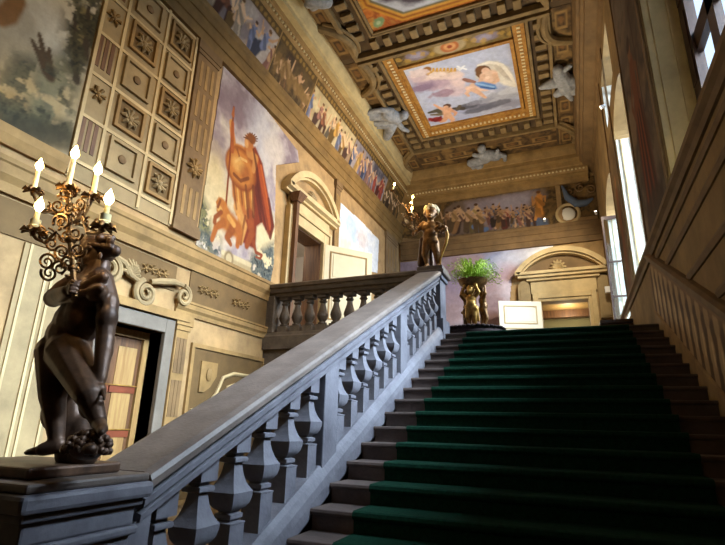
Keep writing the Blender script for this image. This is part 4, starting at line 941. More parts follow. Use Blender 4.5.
# ------------------------------------------------------------------ ceiling: framed pictures, bands of modillions, ribs
Zt = ZC
def cbox(mb, x0, x1, y0, y1, d, d0=0.0): mb.box(x0, x1, y0, y1, Zt-d, Zt-d0)
def ring_boxes(mb, x0, x1, y0, y1, wd, d, d0=0.0):
    cbox(mb, x0, x1, y0, y0+wd, d, d0); cbox(mb, x0, x1, y1-wd, y1, d, d0); cbox(mb, x0, x0+wd, y0+wd, y1-wd, d, d0); cbox(mb, x1-wd, x1, y0+wd, y1-wd, d, d0)
PX, PY = (-3.60, -.74), (10.88, 13.83)
f = Fresco('Z', ZC-.03, .018, rect=(PX[0], PX[1], PY[0], PY[1]))
f.sky([(168, 174, 206), (190, 194, 214), (178, 184, 210), (206, 206, 218)], 1.3, 81)
Z = lambda p: Zm(p, 390, 30, 4.737)
f.blob(Z([(120, 170)])[0], .6, .3, (206, 208, 220), .8, 0, .9, .3, 2)
for (x, y, a, b_, c, al) in ((200, 245, .55, .32, (176, 150, 168), .95), (150, 225, .35, .25, (206, 182, 188), .95), (250, 250, .4, .3, (190, 164, 176), .9), (300, 285, .35, .3, (214, 190, 196), .9), (170, 270, .4, .2, (150, 128, 150), .7), (240, 215, .45, .16, (226, 202, 190), .9), (320, 240, .2, .3, (226, 200, 196), .9)):
    f.blob(Z([(x, y)])[0], a, b_, c, al, 0, .6, .45, int(x))
for (x, y, a, b_, c) in ((480, 345, .62, .3, (142, 142, 158)), (430, 365, .5, .22, (120, 120, 136)), (550, 310, .45, .3, (168, 170, 184)), (590, 280, .3, .2, (206, 206, 214)), (500, 320, .4, .2, (176, 176, 188)), (365, 362, .4, .14, (92, 92, 104)), (580, 350, .3, .2, (150, 150, 168))):
    f.blob(Z([(x, y)])[0], a, b_, c, .95, 0, .5, .4, int(y))
f.line(Z([(170, 188), (182, 205), (225, 212), (265, 208), (302, 205)]), [.05, .09, .1, .1, .07], (176, 122, 44))
for x in range(186, 306, 17): f.line(Z([(x, 206), (x+3, 182)]), [.06, .03], (206, 158, 72))
f.blob(Z([(176, 186)])[0], .12, .1, (150, 100, 40))
for p in (((320, 172), (335, 182), (352, 170)), ((330, 190), (342, 180), (360, 186)), ((318, 182), (330, 186))): f.line(Z(p), .03, (232, 232, 236))
for (x, y, a, b_, c) in ((130, 205, .3, .16, (226, 206, 204)), (215, 215, .3, .14, (236, 216, 208)), (300, 215, .28, .16, (230, 206, 198)), (250, 300, .4, .16, (160, 132, 148)), (150, 275, .35, .14, (140, 118, 142)), (440, 335, .3, .13, (158, 158, 172)), (520, 345, .35, .14, (112, 112, 126)), (560, 290, .3, .13, (196, 198, 208)), (430, 375, .5, .12, (104, 104, 118)), (540, 375, .3, .1, (170, 172, 190)), (400, 345, .2, .12, (136, 136, 150))):
    f.blob(Z([(x, y)])[0], a, b_, c, .9, 0, .35, .5, int(x+y))
# goddess with a billowing veil
f.poly(Z([(415, 165), (455, 148), (510, 148), (560, 175), (590, 235), (597, 268), (560, 262), (520, 240), (500, 250), (480, 225), (410, 232), (404, 195)]), (214, 204, 188), .04)
f.line(Z([(420, 170), (470, 152), (530, 165), (570, 215), (592, 262)]), .05, (236, 228, 214)); f.line(Z([(520, 185), (560, 235), (580, 262)]), .06, (190, 178, 164)); f.line(Z([(500, 170), (545, 215)]), .05, (200, 188, 172)); f.poly(Z([(500, 235), (530, 218), (590, 250), (597, 270), (540, 262)]), (230, 222, 208), .04)
f.blob(Z([(437, 190)])[0], .19, .2, (104, 70, 44), 1, 0, .3, .2, 3); f.line(Z([(425, 180), (418, 210), (430, 228)]), [.08, .07, .03], (116, 78, 48)); f.line(Z([(460, 180), (478, 200)]), .05, (104, 70, 44))
f.blob(Z([(452, 193)])[0], .11, .13, (226, 184, 158), 1, 0, .25); f.line(Z([(452, 205), (458, 215)]), .06, (214, 168, 140))
f.line(Z([(470, 212), (475, 250)]), [.2, .17], (232, 194, 168)); f.line(Z([(445, 215), (490, 206)]), [.11, .11], (232, 196, 170)); f.line(Z([(440, 216), (428, 245), (455, 246)]), [.08, .07, .05], (222, 180, 152)); f.line(Z([(496, 212), (508, 240), (480, 255)]), [.08, .07, .05], (222, 180, 152)); f.blob(Z([(462, 226)])[0], .07, .06, (244, 214, 192), .8)
f.line(Z([(450, 262), (395, 262), (362, 300)]), [.15, .11, .06], (226, 186, 160)); f.line(Z([(455, 275), (405, 282), (368, 275)]), [.14, .1, .08], (236, 200, 176)); f.line(Z([(395, 282), (425, 300), (452, 320)]), [.1, .07, .045], (222, 178, 150)); f.line(Z([(362, 300), (372, 312)]), .045, (222, 178, 150))
f.poly(Z([(398, 250), (440, 244), (500, 258), (508, 278), (470, 284), (430, 276), (405, 262)]), (98, 138, 196), .03); f.line(Z([(410, 254), (490, 270)]), .035, (150, 184, 222)); f.line(Z([(430, 270), (495, 278)]), .03, (66, 100, 160)); f.line(Z([(352, 234), (372, 240), (400, 246)]), [.06, .08, .05], (150, 106, 92))
# winged child
f.blob(Z([(222, 425)])[0], .3, .13, (146, 44, 40), 1, 20, .4, .4, 4); f.line(Z([(185, 392), (225, 382), (250, 396)]), [.05, .1, .07], (84, 78, 62)); f.line(Z([(195, 402), (240, 400)]), [.04, .07], (116, 104, 80)); f.line(Z([(345, 372), (300, 372)]), [.09, .05], (78, 70, 62)); f.line(Z([(330, 360), (318, 378)]), .06, (96, 84, 70))
f.line(Z([(268, 372), (272, 405)]), [.14, .13], (222, 172, 138)); f.line(Z([(272, 405), (255, 430), (240, 436)]), [.1, .08, .04], (214, 160, 126)); f.line(Z([(280, 405), (298, 425), (292, 440)]), [.1, .08, .04], (224, 176, 142)); f.line(Z([(258, 378), (228, 366), (210, 354)]), [.07, .05, .035], (222, 172, 138)); f.line(Z([(282, 376), (312, 392), (306, 404)]), [.07, .055, .04], (214, 160, 126)); f.blob(Z([(270, 360)])[0], .12, .11, (92, 60, 40), 1, 0, .3, .2, 5); f.blob(Z([(265, 366)])[0], .08, .08, (222, 172, 140)); f.line(Z([(240, 412), (215, 432), (205, 425)]), .05, (120, 36, 36))
tag(f.build('fresco', None, 0, .02, nrm=-1), 'square ceiling picture of a veiled woman reclining on clouds with a winged child', 'painting')
cfm = empty('ceiling_frame', (-2.2, 12.3, ZC), 'gold and buff moulded frame round the square cloud picture on the ceiling', 'picture frame')
b = MB(); ring_boxes(b, -3.70, -.64, 10.78, 13.93, .10, .10); sub(b.build('inner_fillet', M['ceil_gold'], bevel=.015), cfm)
b = MB(); cbox(b, -4.02, -3.72, 10.3, 14.4, .05); cbox(b, -.62, -.34, 10.3, 14.4, .05); cbox(b, -3.72, -.62, 13.95, 14.4, .05); sub(b.build('gold_band', M['ceil_gold']), cfm)
def modillions(mb, x0, x1, y0, y1, along, step, s_, d):
    n = int(abs((x1-x0) if along == 'x' else (y1-y0))/step)
    for k in range(n):
        t = (k+.5)/n; cx, cy = (x0+(x1-x0)*t, y0) if along == 'x' else (x0, y0+(y1-y0)*t)
        if along == 'x': cbox(mb, cx-s_/2, cx+s_/2, cy-s_*.75, cy+s_*.75, d, 0)
        else: cbox(mb, cx-s_*.75, cx+s_*.75, cy-s_/2, cy+s_/2, d, 0)
b = MB(); modillions(b, -3.86, 0, 10.4, 14.4, 'y', .13, .06, .075); modillions(b, -.48, 0, 10.4, 14.4, 'y', .13, .06, .075); modillions(b, -3.7, -.64, 14.2, 0, 'x', .13, .06, .075); sub(b.build('dentils', M['beads']), cfm)
b = MB(); ring_boxes(b, -4.66, .26, 10.16, 15.2, .09, .16); ring_boxes(b, -4.12, -.24, 10.22, 14.5, .08, .12); sub(b.build('outer_moulding', M['ceil_mould'], bevel=.015), cfm)
b = MB(); modillions(b, -4.36, 0, 10.35, 15.0, 'y', .36, .19, .12); modillions(b, .0, 0, 10.35, 15.0, 'y', .36, .19, .12); modillions(b, -4.2, -.1, 14.82, 0, 'x', .36, .19, .12); sub(b.build('modillions', M['ceil_mould'], bevel=.02), cfm)
# ornament band between the two bays
f = Fresco('Z', ZC-.03, .022, rect=(-3.68, -.66, 10.28, 10.77)); f.sky([(108, 88, 46), (140, 112, 58), (84, 66, 36)], .3, 83)
for x in (-3.1, -1.3): f.blob((x, 10.52), .34, .15, (132, 120, 132), 1, 0, .3, .3, 4, plane=True); f.blob((x, 10.52), .2, .08, (156, 148, 166), .9, 0, .5, .4, 5, plane=True)
for k in range(14): f.blob((-3.6+.225*k, 10.52+.12*math.sin(k*2.1)), .09, .07, (176, 140, 66), .8, 30*k, .5, .6, k, plane=True)
f.blob((-2.2, 10.52), .42, .24, (170, 150, 112), 1, 0, .2, plane=True); f.blob((-2.2, 10.52), .24, .19, (182, 104, 58), 1, 0, .2, plane=True); f.blob((-2.2, 10.52), .16, .13, (206, 150, 96), 1, 0, .3, plane=True); f.blob((-2.2, 10.52), .07, .06, (150, 70, 40), 1, 0, .3, plane=True)
tag(f.build('fresco', None, 0, .02, nrm=-1), 'ceiling ornament band with a red round medallion between two lilac cartouches', 'painting')
# octagon bay nearer the camera
ox0, ox1, oy0, oy1 = -3.86, -.54, 5.2, 9.32
f = Fresco('Z', ZC-.03, .026, rect=(ox0, ox1, oy0, oy1)); f.sky([(176, 96, 40), (200, 122, 52), (150, 76, 34), (190, 140, 66)], .35, 85)
cx, cy = (ox0+ox1)/2, (oy0+oy1)/2; hx, hy = (ox1-ox0)/2, (oy1-oy0)/2
oct_ = lambda m, c: [(cx-hx+m+c, cy-hy+m), (cx+hx-m-c, cy-hy+m), (cx+hx-m, cy-hy+m+c), (cx+hx-m, cy+hy-m-c), (cx+hx-m-c, cy+hy-m), (cx-hx+m+c, cy+hy-m), (cx-hx+m, cy+hy-m-c), (cx-hx+m, cy-hy+m+c)]
f.poly(oct_(.06, .72), (200, 140, 48), .02, plane=True); f.poly(oct_(.12, .69), (146, 84, 30), .02, plane=True); f.poly(oct_(.18, .66), (206, 150, 60), .02, plane=True); f.poly(oct_(.25, .62), (110, 104, 76), .02, plane=True); f.poly(oct_(.31, .6), (188, 190, 200), .02, plane=True)
for (a, b_, r_, c) in ((cx-.3, cy+hy-.75, .6, (70, 58, 70)), (cx+.5, cy+hy-.75, .5, (84, 72, 88)), (cx-.8, cy+hy-.9, .4, (90, 78, 94)), (cx+.1, cy+.4, .9, (96, 84, 100))): f.blob((a, b_), r_, r_*.5, c, .95, 0, .5, .5, int(r_*50), plane=True)
for sx in (-1, 1):
    for sy in (-1, 1):
        q = (cx+sx*(hx-.22), cy+sy*(hy-.22)); f.blob(q, .17, .12, (124, 150, 104), 1, 45*sx*sy, .3, .5, 6, plane=True); f.blob(q, .07, .05, (176, 190, 150), .9, 45*sx*sy, .4, plane=True)
tag(f.build('fresco', None, 0, .02, nrm=-1), 'orange-framed octagonal ceiling picture of dark clouds, at the top of the view', 'painting')
ofm = empty('ceiling_frame', (cx, cy, ZC), 'buff moulded frame round the octagonal picture at the top of the view', 'picture frame')
b = MB(); ring_boxes(b, ox0-.06, ox1+.06, oy0-.06, oy1+.06, .06, .1); ring_boxes(b, ox0-.8, ox1+.8, oy0-.8, oy1+.72, .12, .18); ring_boxes(b, ox0-.16, ox1+.16, oy0-.16, oy1+.16, .06, .07); sub(b.build('moulding', M['ceil_mould'], bevel=.015), ofm)
b = MB(); modillions(b, ox0-.3, ox1+.3, oy1+.38, 0, 'x', .34, .19, .12); modillions(b, ox0-.42, 0, oy0, oy1+.2, 'y', .34, .19, .12); modillions(b, ox1+.42, 0, oy0, oy1+.2, 'y', .34, .19, .12); sub(b.build('modillions', M['ceil_mould'], bevel=.02), ofm)
# curved ribs springing from the frames' corners to the cornice
def rib(label, p0, p1, bend):
    p0, p1 = np.array(p0), np.array(p1); d = p1-p0; nrm = np.array([-d[1], d[0]])*bend
    b = MB(); pts = [(*(p0+d*t+nrm*4*t*(1-t)*.5), ZC-.06-.1*math.sin(math.pi*t)) for t in np.linspace(0, 1, 13)]
    b.tube(pts, .10, 8); b.tube([(x+nrm[0]*.25, y+nrm[1]*.25, z+.03) for x, y, z in pts], .05, 6)
    tag(b.build('ceiling_rib', M['ceil_mould'], smooth=True), label, 'rib', 'curved ribs of the ceiling')
rib('curved buff rib at the near left corner of the cloud picture frame', (-4.6, 10.2), (-5.1, 11.5), -.5)
rib('curved buff rib at the far left corner of the octagon frame', (-4.62, 9.9), (-5.1, 8.7), .5)
rib('curved buff rib at the far left corner of the cloud picture frame', (-4.6, 15.1), (-5.1, 16.4), .35)
rib('curved buff rib at the near right corner of the cloud picture frame', (.2, 10.2), (.76, 11.4), .5)
rib('curved buff rib at the far right corner of the octagon frame', (.2, 9.9), (.76, 8.7), -.5)
rib('curved buff rib at the far right corner of the cloud picture frame', (.2, 15.1), (.76, 16.4), -.35)
# painted trays (feigned architecture) between frames and cornice
def tray(label, x0, x1, y0, y1, seed, along):
    f = Fresco('Z', ZC-.012, .035, rect=(x0, x1, y0, y1)); f.sky([(82, 62, 38), (116, 88, 52), (66, 50, 32), (136, 106, 64)], .5, seed); R = random.Random(seed)
    L = (y1-y0) if along == 'y' else (x1-x0); n = int(L/.9)
    for k in range(n):
        t = (k+.5)/n; c = ((x0+x1)/2, y0+L*t) if along == 'y' else (x0+L*t, (y0+y1)/2)
        a, b_ = (.14, .3) if along == 'y' else (.3, .14)
        q = [(c[0]-a, c[1]-b_), (c[0]+a, c[1]-b_), (c[0]+a, c[1]+b_), (c[0]-a, c[1]+b_)]
        f.poly(q, (150, 118, 72), .02, plane=True); f.poly([(c[0]+(p-c[0])*.7, c[1]+(r_-c[1])*.7) for p, r_ in q], (70, 52, 34), .02, plane=True)
        f.blob(c, a*.5, b_*.5, (128, 92, 52), .9, 0, .5, .5, k, plane=True)
    if along == 'y': f.line([((x0+x1)/2-.24, y0), ((x0+x1)/2-.24, y1)], .04, (156, 124, 78), plane=True)
    else: f.line([(x0, (y0+y1)/2+.26), (x1, (y0+y1)/2+.26)], .04, (156, 124, 78), plane=True)
    tag(f.build('fresco', None, 0, .012, nrm=-1), label, 'painting')
tray('umber feigned panels on the ceiling left of the cloud picture', -5.08, -4.68, 10.2, 16.5, 91, 'y')
tray('umber feigned panels on the ceiling right of the cloud picture', .28, .74, 10.2, 16.5, 92, 'y')
tray('umber feigned panels on the ceiling beyond the cloud picture', -4.6, .2, 15.3, 16.55, 93, 'x')
tray('umber feigned panels on the ceiling left of the octagon picture', -5.08, -4.72, 3.0, 10.0, 94, 'y')
tray('umber feigned panels on the ceiling right of the octagon picture', .32, .74, 3.0, 10.0, 95, 'y')

# grey stucco figures seated at the ceiling's edge
ZS = 9.28
def stucco(label, parts, z=ZS, voxel=.022):
    sh = []
    for p in parts:
        if p[0] == 'c':
            a, b_ = onZ(*p[1], z), onZ(*p[2], z); a[2] += p[5] if len(p) > 5 else 0; b_[2] += p[6] if len(p) > 6 else 0; sh.append(('c', a, b_, p[3], p[4]))
        else: sh.append(('e', onZ(*p[1], z), p[2]))
    o = organic('stucco_figure', sh, M['stucco'], None, voxel, 2, origin=tuple(onZ(*parts[0][1], z+.2)))
    tag(o, label, 'statue', 'grey stucco figures on the ceiling')
folds = lambda x0, y0, x1, y1, n, r_, dx, dy: [('c', (x0+dx*k, y0+dy*k), (x1+dx*k, y1+dy*k), r_, r_*.7, -.1, -.04) for k in range(n)]
stucco('grey stucco seated figure at the left edge of the ceiling beside the cloud picture', [('c', (397, 118), (388, 114), .20, .22), ('e', (404, 115.3), (.15, .15, .16)), ('c', (399.5, 117), (403, 116), .08, .09), ('c', (387, 115), (369, 117), .17, .13), ('c', (391, 123), (376, 123), .17, .12), ('c', (391, 126), (387, 136), .2, .16), ('c', (399, 124), (403, 129), .09, .08), ('c', (403, 129), (408, 131), .07, .06), ('c', (392, 111), (381, 110), .1, .08), ('c', (381, 110), (368, 113), .08, .1)]+folds(390, 117, 372, 119, 4, .06, .4, 2.6))
stucco('grey stucco reclining figure at the far edge of the ceiling above the end cornice', [('c', (484, 155), (496, 155.5), .22, .2), ('e', (481.6, 148.8), (.15, .15, .16)), ('c', (482.5, 152), (482, 150), .09, .09), ('c', (497, 155), (497.5, 150.5), .09, .07), ('c', (497, 154), (504.5, 156), .1, .09), ('c', (504.5, 156), (505, 160), .08, .07), ('c', (486, 158), (472, 163), .2, .16), ('c', (471, 163), (481, 166), .16, .13), ('c', (481, 166), (488, 171.5), .12, .07), ('c', (482, 156), (474, 155), .1, .08), ('c', (474, 168), (482, 169), .15, .1)]+folds(472, 162, 481, 168, 3, .06, 1.6, 1.2))
stucco('grey stucco figure with a raised arm at the right edge of the ceiling', [('c', (560, 74), (566, 85), .2, .24), ('e', (557.7, 70), (.14, .14, .15)), ('c', (561, 72), (570, 66), .08, .07), ('c', (556, 82), (548, 85), .17, .13), ('c', (548, 85), (541, 87.5), .13, .07), ('c', (565, 89), (557, 94), .16, .11), ('c', (567, 92), (571.5, 99), .12, .07), ('c', (570, 80), (574, 84), .17, .14), ('c', (572, 88), (574, 92), .12, .1)]+folds(558, 78, 570, 80, 4, .06, .6, 3.2))
stucco('grey stucco figure at the top of the view above the left cornice', [('c', (312, -3), (322, 0), .2, .2), ('e', (327, 2), (.14, .14, .14)), ('c', (314, 0), (308, 4), .15, .1), ('c', (318, 3), (313, 8), .12, .08)])

# ------------------------------------------------------------------ bronze man on the lower pedestal
SY = 1.76
q = lambda x, y, d=0.0: onY(x, y, SY+d)
base1 = onY(70, 455, SY); base1[2] = -.26
sm = empty('statue', tuple(base1), 'dark bronze nude man with one foot on a lion head, on the lower left pedestal', 'statue')
hand_l = q(74, 288, -.15)
body = [('e', q(95, 251), (.080, .084, .092)), ('e', q(90, 260, -.01), (.058, .06, .06)), ('c', q(82, 249, -.03), q(76.5, 257, -.04), .013, .019), ('e', q(83, 267, -.02), (.026, .028, .026)), ('c', q(78.5, 262, -.035), q(84, 263, -.06), .012, .009), ('e', q(100, 256, -.075), (.014, .012, .024)), ('c', q(80, 248, -.055), q(90, 247.5, -.078), .014, .011), ('e', q(85, 258, -.065), (.022, .014, .018)),
 ('c', q(99, 266, .02), q(94, 282, .01), .06, .075), ('e', q(88, 295), (.14, .10, .12)), ('e', q(90, 282, .01), (.11, .07, .06)), ('e', q(97, 293, -.06), (.06, .045, .05)), ('e', q(80, 297, -.06), (.06, .045, .05)), ('e', q(78, 322), (.15, .10, .13)), ('e', q(70, 335), (.14, .10, .12)), ('e', q(76, 316, -.05), (.085, .05, .10)), ('e', q(69, 345), (.13, .10, .10)), ('e', q(62, 358, .05), (.10, .09, .09)),
 ('c', q(101, 280), q(107, 302, 0), .064, .058), ('c', q(108, 302), q(105, 340, -.01), .056, .043), ('e', q(107, 318, -.01), (.052, .055, .075)), ('c', q(105, 340, -.01), q(100, 380, -.05), .046, .030), ('e', q(104, 352, -.02), (.042, .044, .06)), ('e', q(100, 392, -.06), (.026, .03, .042)),
 ('c', q(80, 283), q(64, 291, -.01), .068, .062), ('c', q(66, 291, -.01), q(54, 298, -.04), .060, .052), ('c', q(54, 298, -.04), q(68, 291, -.14), .048, .03), ('e', q(71.5, 288, -.15), (.028, .022, .032)),
 ('c', q(57, 352, .0), q(53, 396, -.03), .105, .066), ('c', q(53, 396, -.03), q(57, 440, -.01), .062, .038), ('e', q(54, 412, .01), (.058, .06, .09)), ('c', q(58, 445, -.01), q(43, 449.5, -.05), .040, .032), ('c', q(42, 450, -.03), q(27, 452.5, -.06), .028, .014),
 ('c', q(68, 352, -.02), q(88, 394, -.09), .11, .064), ('c', q(88, 394, -.09), q(99, 422, -.06), .06, .036), ('e', q(91, 403, -.06), (.052, .055, .075)), ('c', q(98, 422, -.04), q(102, 429, -.13), .036, .026), ('c', q(102, 429, -.13), q(101, 432, -.16), .024, .016),
 ('c', q(72, 293, -.09), q(103, 277, -.06), .022, .03), ('c', q(77, 295, -.10), q(100, 288, -.09), .018, .022)]
for k in range(4):   # toes of the standing foot, fingers of the hanging and of the holding hand
    body.append(('c', q(29, 451.6+.5*k, -.075+.012*k), q(24.5+k, 453.2, -.08+.014*k), .009, .006))
    body.append(('c', q(98+1.5*k, 396, -.075+.008*k), q(97.5+1.5*k, 402, -.09+.006*k), .010, .009)); body.append(('c', q(97.5+1.5*k, 402, -.09+.006*k), q(98.2+1.4*k, 405+.4*(k % 2), -.075+.006*k), .009, .007))
    p = hand_l+np.array((0, 0, .028-.019*k)); body.append(('c', p+np.array((-.012, -.012, 0)), p+np.array((.018, -.03, 0)), .010, .009)); body.append(('c', p+np.array((.018, -.03, 0)), p+np.array((.034, .0, 0)), .009, .007))
body += [('c', q(103, 391, -.07), q(104.5, 399, -.10), .010, .008), ('c', hand_l+np.array((-.012, .0, .03)), hand_l+np.array((.022, .012, .038)), .010, .008)]
organic('body', body, M['bronze'], sm, .006, 6, origin=tuple(base1))
hr = [('e', q(97, 245, .01), (.084, .09, .066)), ('e', q(102, 251, .02), (.075, .078, .072)), ('c', q(106, 252), q(114, 251), .036, .032), ('e', q(114.5, 251), (.034, .034, .034))]
R = random.Random(8)
for k in range(22): hr.append(('e', q(82+30*R.random(), 236+10*R.random(), -.065+.12*R.random()), (.021, .021, .021)))
hr.append(('c', q(82, 243, -.07), q(110, 247, -.045), .012, .012))
organic('hair', hr, M['bronze'], sm, .007, 2, origin=tuple(base1))
organic('tree_stump', [('c', q(70, 385, .07), q(74, 454, .08), .055, .085), ('c', q(80, 425, .08), q(84, 454, .06), .05, .07), ('e', q(84, 372, .04), (.06, .05, .09)), ('c', q(82, 362, .02), q(94, 388, -.01), .03, .025), ('c', q(86, 362, .04), q(90, 392, .02), .02, .03)], M['bronze'], sm, .01, 2, origin=tuple(base1))
lh = [('e', q(88, 447, -.12), (.075, .08, .055)), ('e', q(90, 449, -.20), (.032, .03, .025))]
for k in range(0):
    a, b_ = R.uniform(0, 6.28), R.uniform(.2, 1.5); c = q(88, 446, -.12); lh.append(('e', c+np.array((.088*math.cos(a)*math.sin(b_), .088*math.sin(a)*math.sin(b_), .07*math.cos(b_)-.01)), (.02, .02, .02)))
organic('lion_head', lh, M['bronze'], sm, .0065, 0, origin=tuple(base1))
mn = MB()
for k in range(85):
    a, b_ = R.uniform(0, 6.28), R.uniform(.1, 1.75); c = q(88, 446, -.12)-base1; mn.ball((c[0]+.088*math.cos(a)*math.sin(b_), c[1]+.092*math.sin(a)*math.sin(b_), c[2]+.068*math.cos(b_)-.012), R.uniform(.012, .019), 8, 6)
mn.build('lion_mane', M['bronze'], sm, smooth=True)
o = MB().box(-3.0+.16, -2.165, 1.52, 2.0, -.26, -.21).build('bronze_base', M['bronze'], bevel=.012); sub(o, sm)

# ------------------------------------------------------------------ candelabra
CY = SY-.15
cq = lambda x, y, d=0.0: onY(x, y, CY+d)
croot = hand_l.copy()
cd = empty('candelabrum', tuple(croot), 'scrolled iron candelabrum of five lit candles held by the bronze man', 'candelabrum')
rel = lambda p: tuple(np.array(p)-croot)
stem = MB(); stem.tube([rel(cq(75, 297)), rel(cq(74, 285)), rel(cq(72, 262)), rel(cq(70, 235)), rel(cq(69, 205)), rel(cq(68, 188))], [.012, .016, .013, .016, .012, .012], 9)
for (x, y, r_) in ((72, 268, .026), (70.5, 240, .03), (69.3, 214, .026), (68.5, 197, .022)): stem.ball(rel(cq(x, y)), (r_, r_, r_*.8), 10, 7)
stem.build('stem', M['iron'], cd, smooth=True)
CN = [((33, 168), (34, 189), .10, 1, (62, 226)), ((68, 156), (68, 186), 0, 1, (68.5, 200)), ((95, 171), (93, 195), .10, 1, (76, 222)), ((106, 200), (104, 225), -.10, 1.8, (74, 222)), ((32.5, 208), (34, 229), -.10, 1.8, (62, 240))]
for fl_, cb_, d, fat, root in CN:
    pb, pf_ = cq(*cb_, d), cq(*fl_, d); pr_ = cq(*root)
    if fl_ != (68, 156):
        a = MB(); mid = (pr_+pb)/2; dn = np.array((0, 0, -.05)); sd = pb-pr_
        a.tube([rel(pr_), rel(pr_+sd*.25+np.array((0, 0, .03))), rel(pr_+sd*.55+dn*1.0), rel(pr_+sd*.85+dn*.9), rel(pb+np.array((0, 0, -.03)))], [.008, .009, .010, .009, .008], 7)
        u_ = sd/np.linalg.norm(sd)
        for t, rr, tn in ((.45, .035, 1.5), (.75, .028, 1.3)):
            c = pr_+sd*t+np.array((0, 0, .0)); pts = []
            for k in range(26):
                an = 1.2+tn*2*math.pi*k/25; r_ = rr*(1-.85*k/25); pts.append(rel(c+u_*r_*math.cos(an)+np.array((0, 0, 1))*r_*math.sin(an)))
            a.tube(pts, [.006-.003*k/25 for k in range(26)], 6)
        a.build('arm', M['iron'], cd, smooth=True)
    pn_ = MB(); z0 = pb-croot
    pn_.lathe([(.006, -.035), (.014, -.03), (.012, -.02), (.03, -.008), (.036, 0), (.030, 0), (.012, -.006)], tuple(z0), 12)
    for k in range(7):
        an = 2*math.pi*k/7; dx, dy = math.cos(an), math.sin(an); pn_.tube([(z0[0]+.02*dx, z0[1]+.02*dy, z0[2]-.012), (z0[0]+.045*dx, z0[1]+.045*dy, z0[2]-.006), (z0[0]+.06*dx, z0[1]+.06*dy, z0[2]-.024)], [.006, .014, .004], 6)
    pn_.build('drip_pan', M['iron'], cd, smooth=True)
    ht = (pf_-pb)[2]-.035
    cn = MB(); rw = .014*fat; cn.lathe([(rw*1.25, 0), (rw*1.3, .012), (rw, .02), (rw, .55*ht), (.013, .6*ht), (.012, ht), (.006, ht+.006)], tuple(z0), 12)
    cn.build('candle', M['wax'], cd, smooth=True)
    bb = MB(); bz = ht+.004; bb.lathe([(.006, bz), (.016, bz+.014), (.023, bz+.03), (.018, bz+.052), (.008, bz+.072), (.001, bz+.088)], tuple(z0), 12)
    bb.build('flame_bulb', M['flame'], cd, smooth=True)
    l = light('candle_light', 'POINT', tuple(z0+np.array((0, 0, bz+.04))), None, 9, (1, .68, .3), shadow_soft_size=.03); l.parent = cd
sc_ = MB()
def px_spiral(x, y, rpx, turns, a0, sg, d, r_=.0075):
    pts = []; n = 34
    for k in range(n+1):
        t = k/n; a = a0+sg*turns*2*math.pi*t; rr = rpx*(1-.84*t); pts.append(rel(cq(x+rr*math.cos(a), y+rr*math.sin(a), d)))
    sc_.tube(pts, [r_*(1-.45*k/n) for k in range(n+1)], 7)
for (x, y, rp, tn, a0, sg, d) in ((47, 262, 9, 1.7, 0, -1, 0), (49, 273, 8.5, 1.7, 3.6, -1, .03), (60, 268, 8, 1.6, 3.1, 1, -.04), (62, 252, 8, 1.7, 1.5, 1, .04), (78, 250, 8, 1.6, 0, 1, -.04), (62, 222, 9, 1.7, 2.8, 1, -.04), (76, 218, 9, 1.7, .4, -1, .04), (58, 206, 7, 1.6, 0, 1, .03), (80, 204, 7, 1.6, 3.1, -1, -.03), (66, 236, 7, 1.5, 3, -1, .05), (76, 234, 7, 1.5, 0, 1, -.05), (64, 194, 5, 1.4, 0, -1, -.03), (73, 194, 5, 1.4, 3, 1, .03), (52, 244, 6.5, 1.5, 1, 1, .05), (70, 208, 6, 1.4, 1, 1, -.07), (68, 262, 7, 1.5, 2, 1, -.07), (44, 236, 5, 1.4, 2, 1, -.06)):
    px_spiral(x, y, rp, tn, a0, sg, d)
sc_.build('scrollwork', M['iron'], cd, smooth=True)
lv = MB(); R = random.Random(5)
for k in range(46):
    t = R.random(); c = cq(72-4*t+R.uniform(-12, 12), 285-95*t, R.uniform(-.07, .07)); an = R.uniform(0, 6.28); dv = np.array((math.cos(an), math.sin(an)*.6, R.uniform(-.3, .8)))*.03
    lv.tube([rel(c), rel(c+dv*.6), rel(c+dv)], [.003, .010, .002], 5)
lv.build('leaves', M['bronze_gold'], cd, smooth=True)
cd2 = copy_tree(cd)
cd2.location = onY(413, 234, 8.58); cd2.rotation_euler = (0, math.radians(15), math.radians(62)); cd2.scale = (.96, .96, .96)
cd2['label'] = 'lit candelabrum held by the bronze boy at the head of the stairs'
cd['group'] = cd2['group'] = 'candelabra of the staircase'

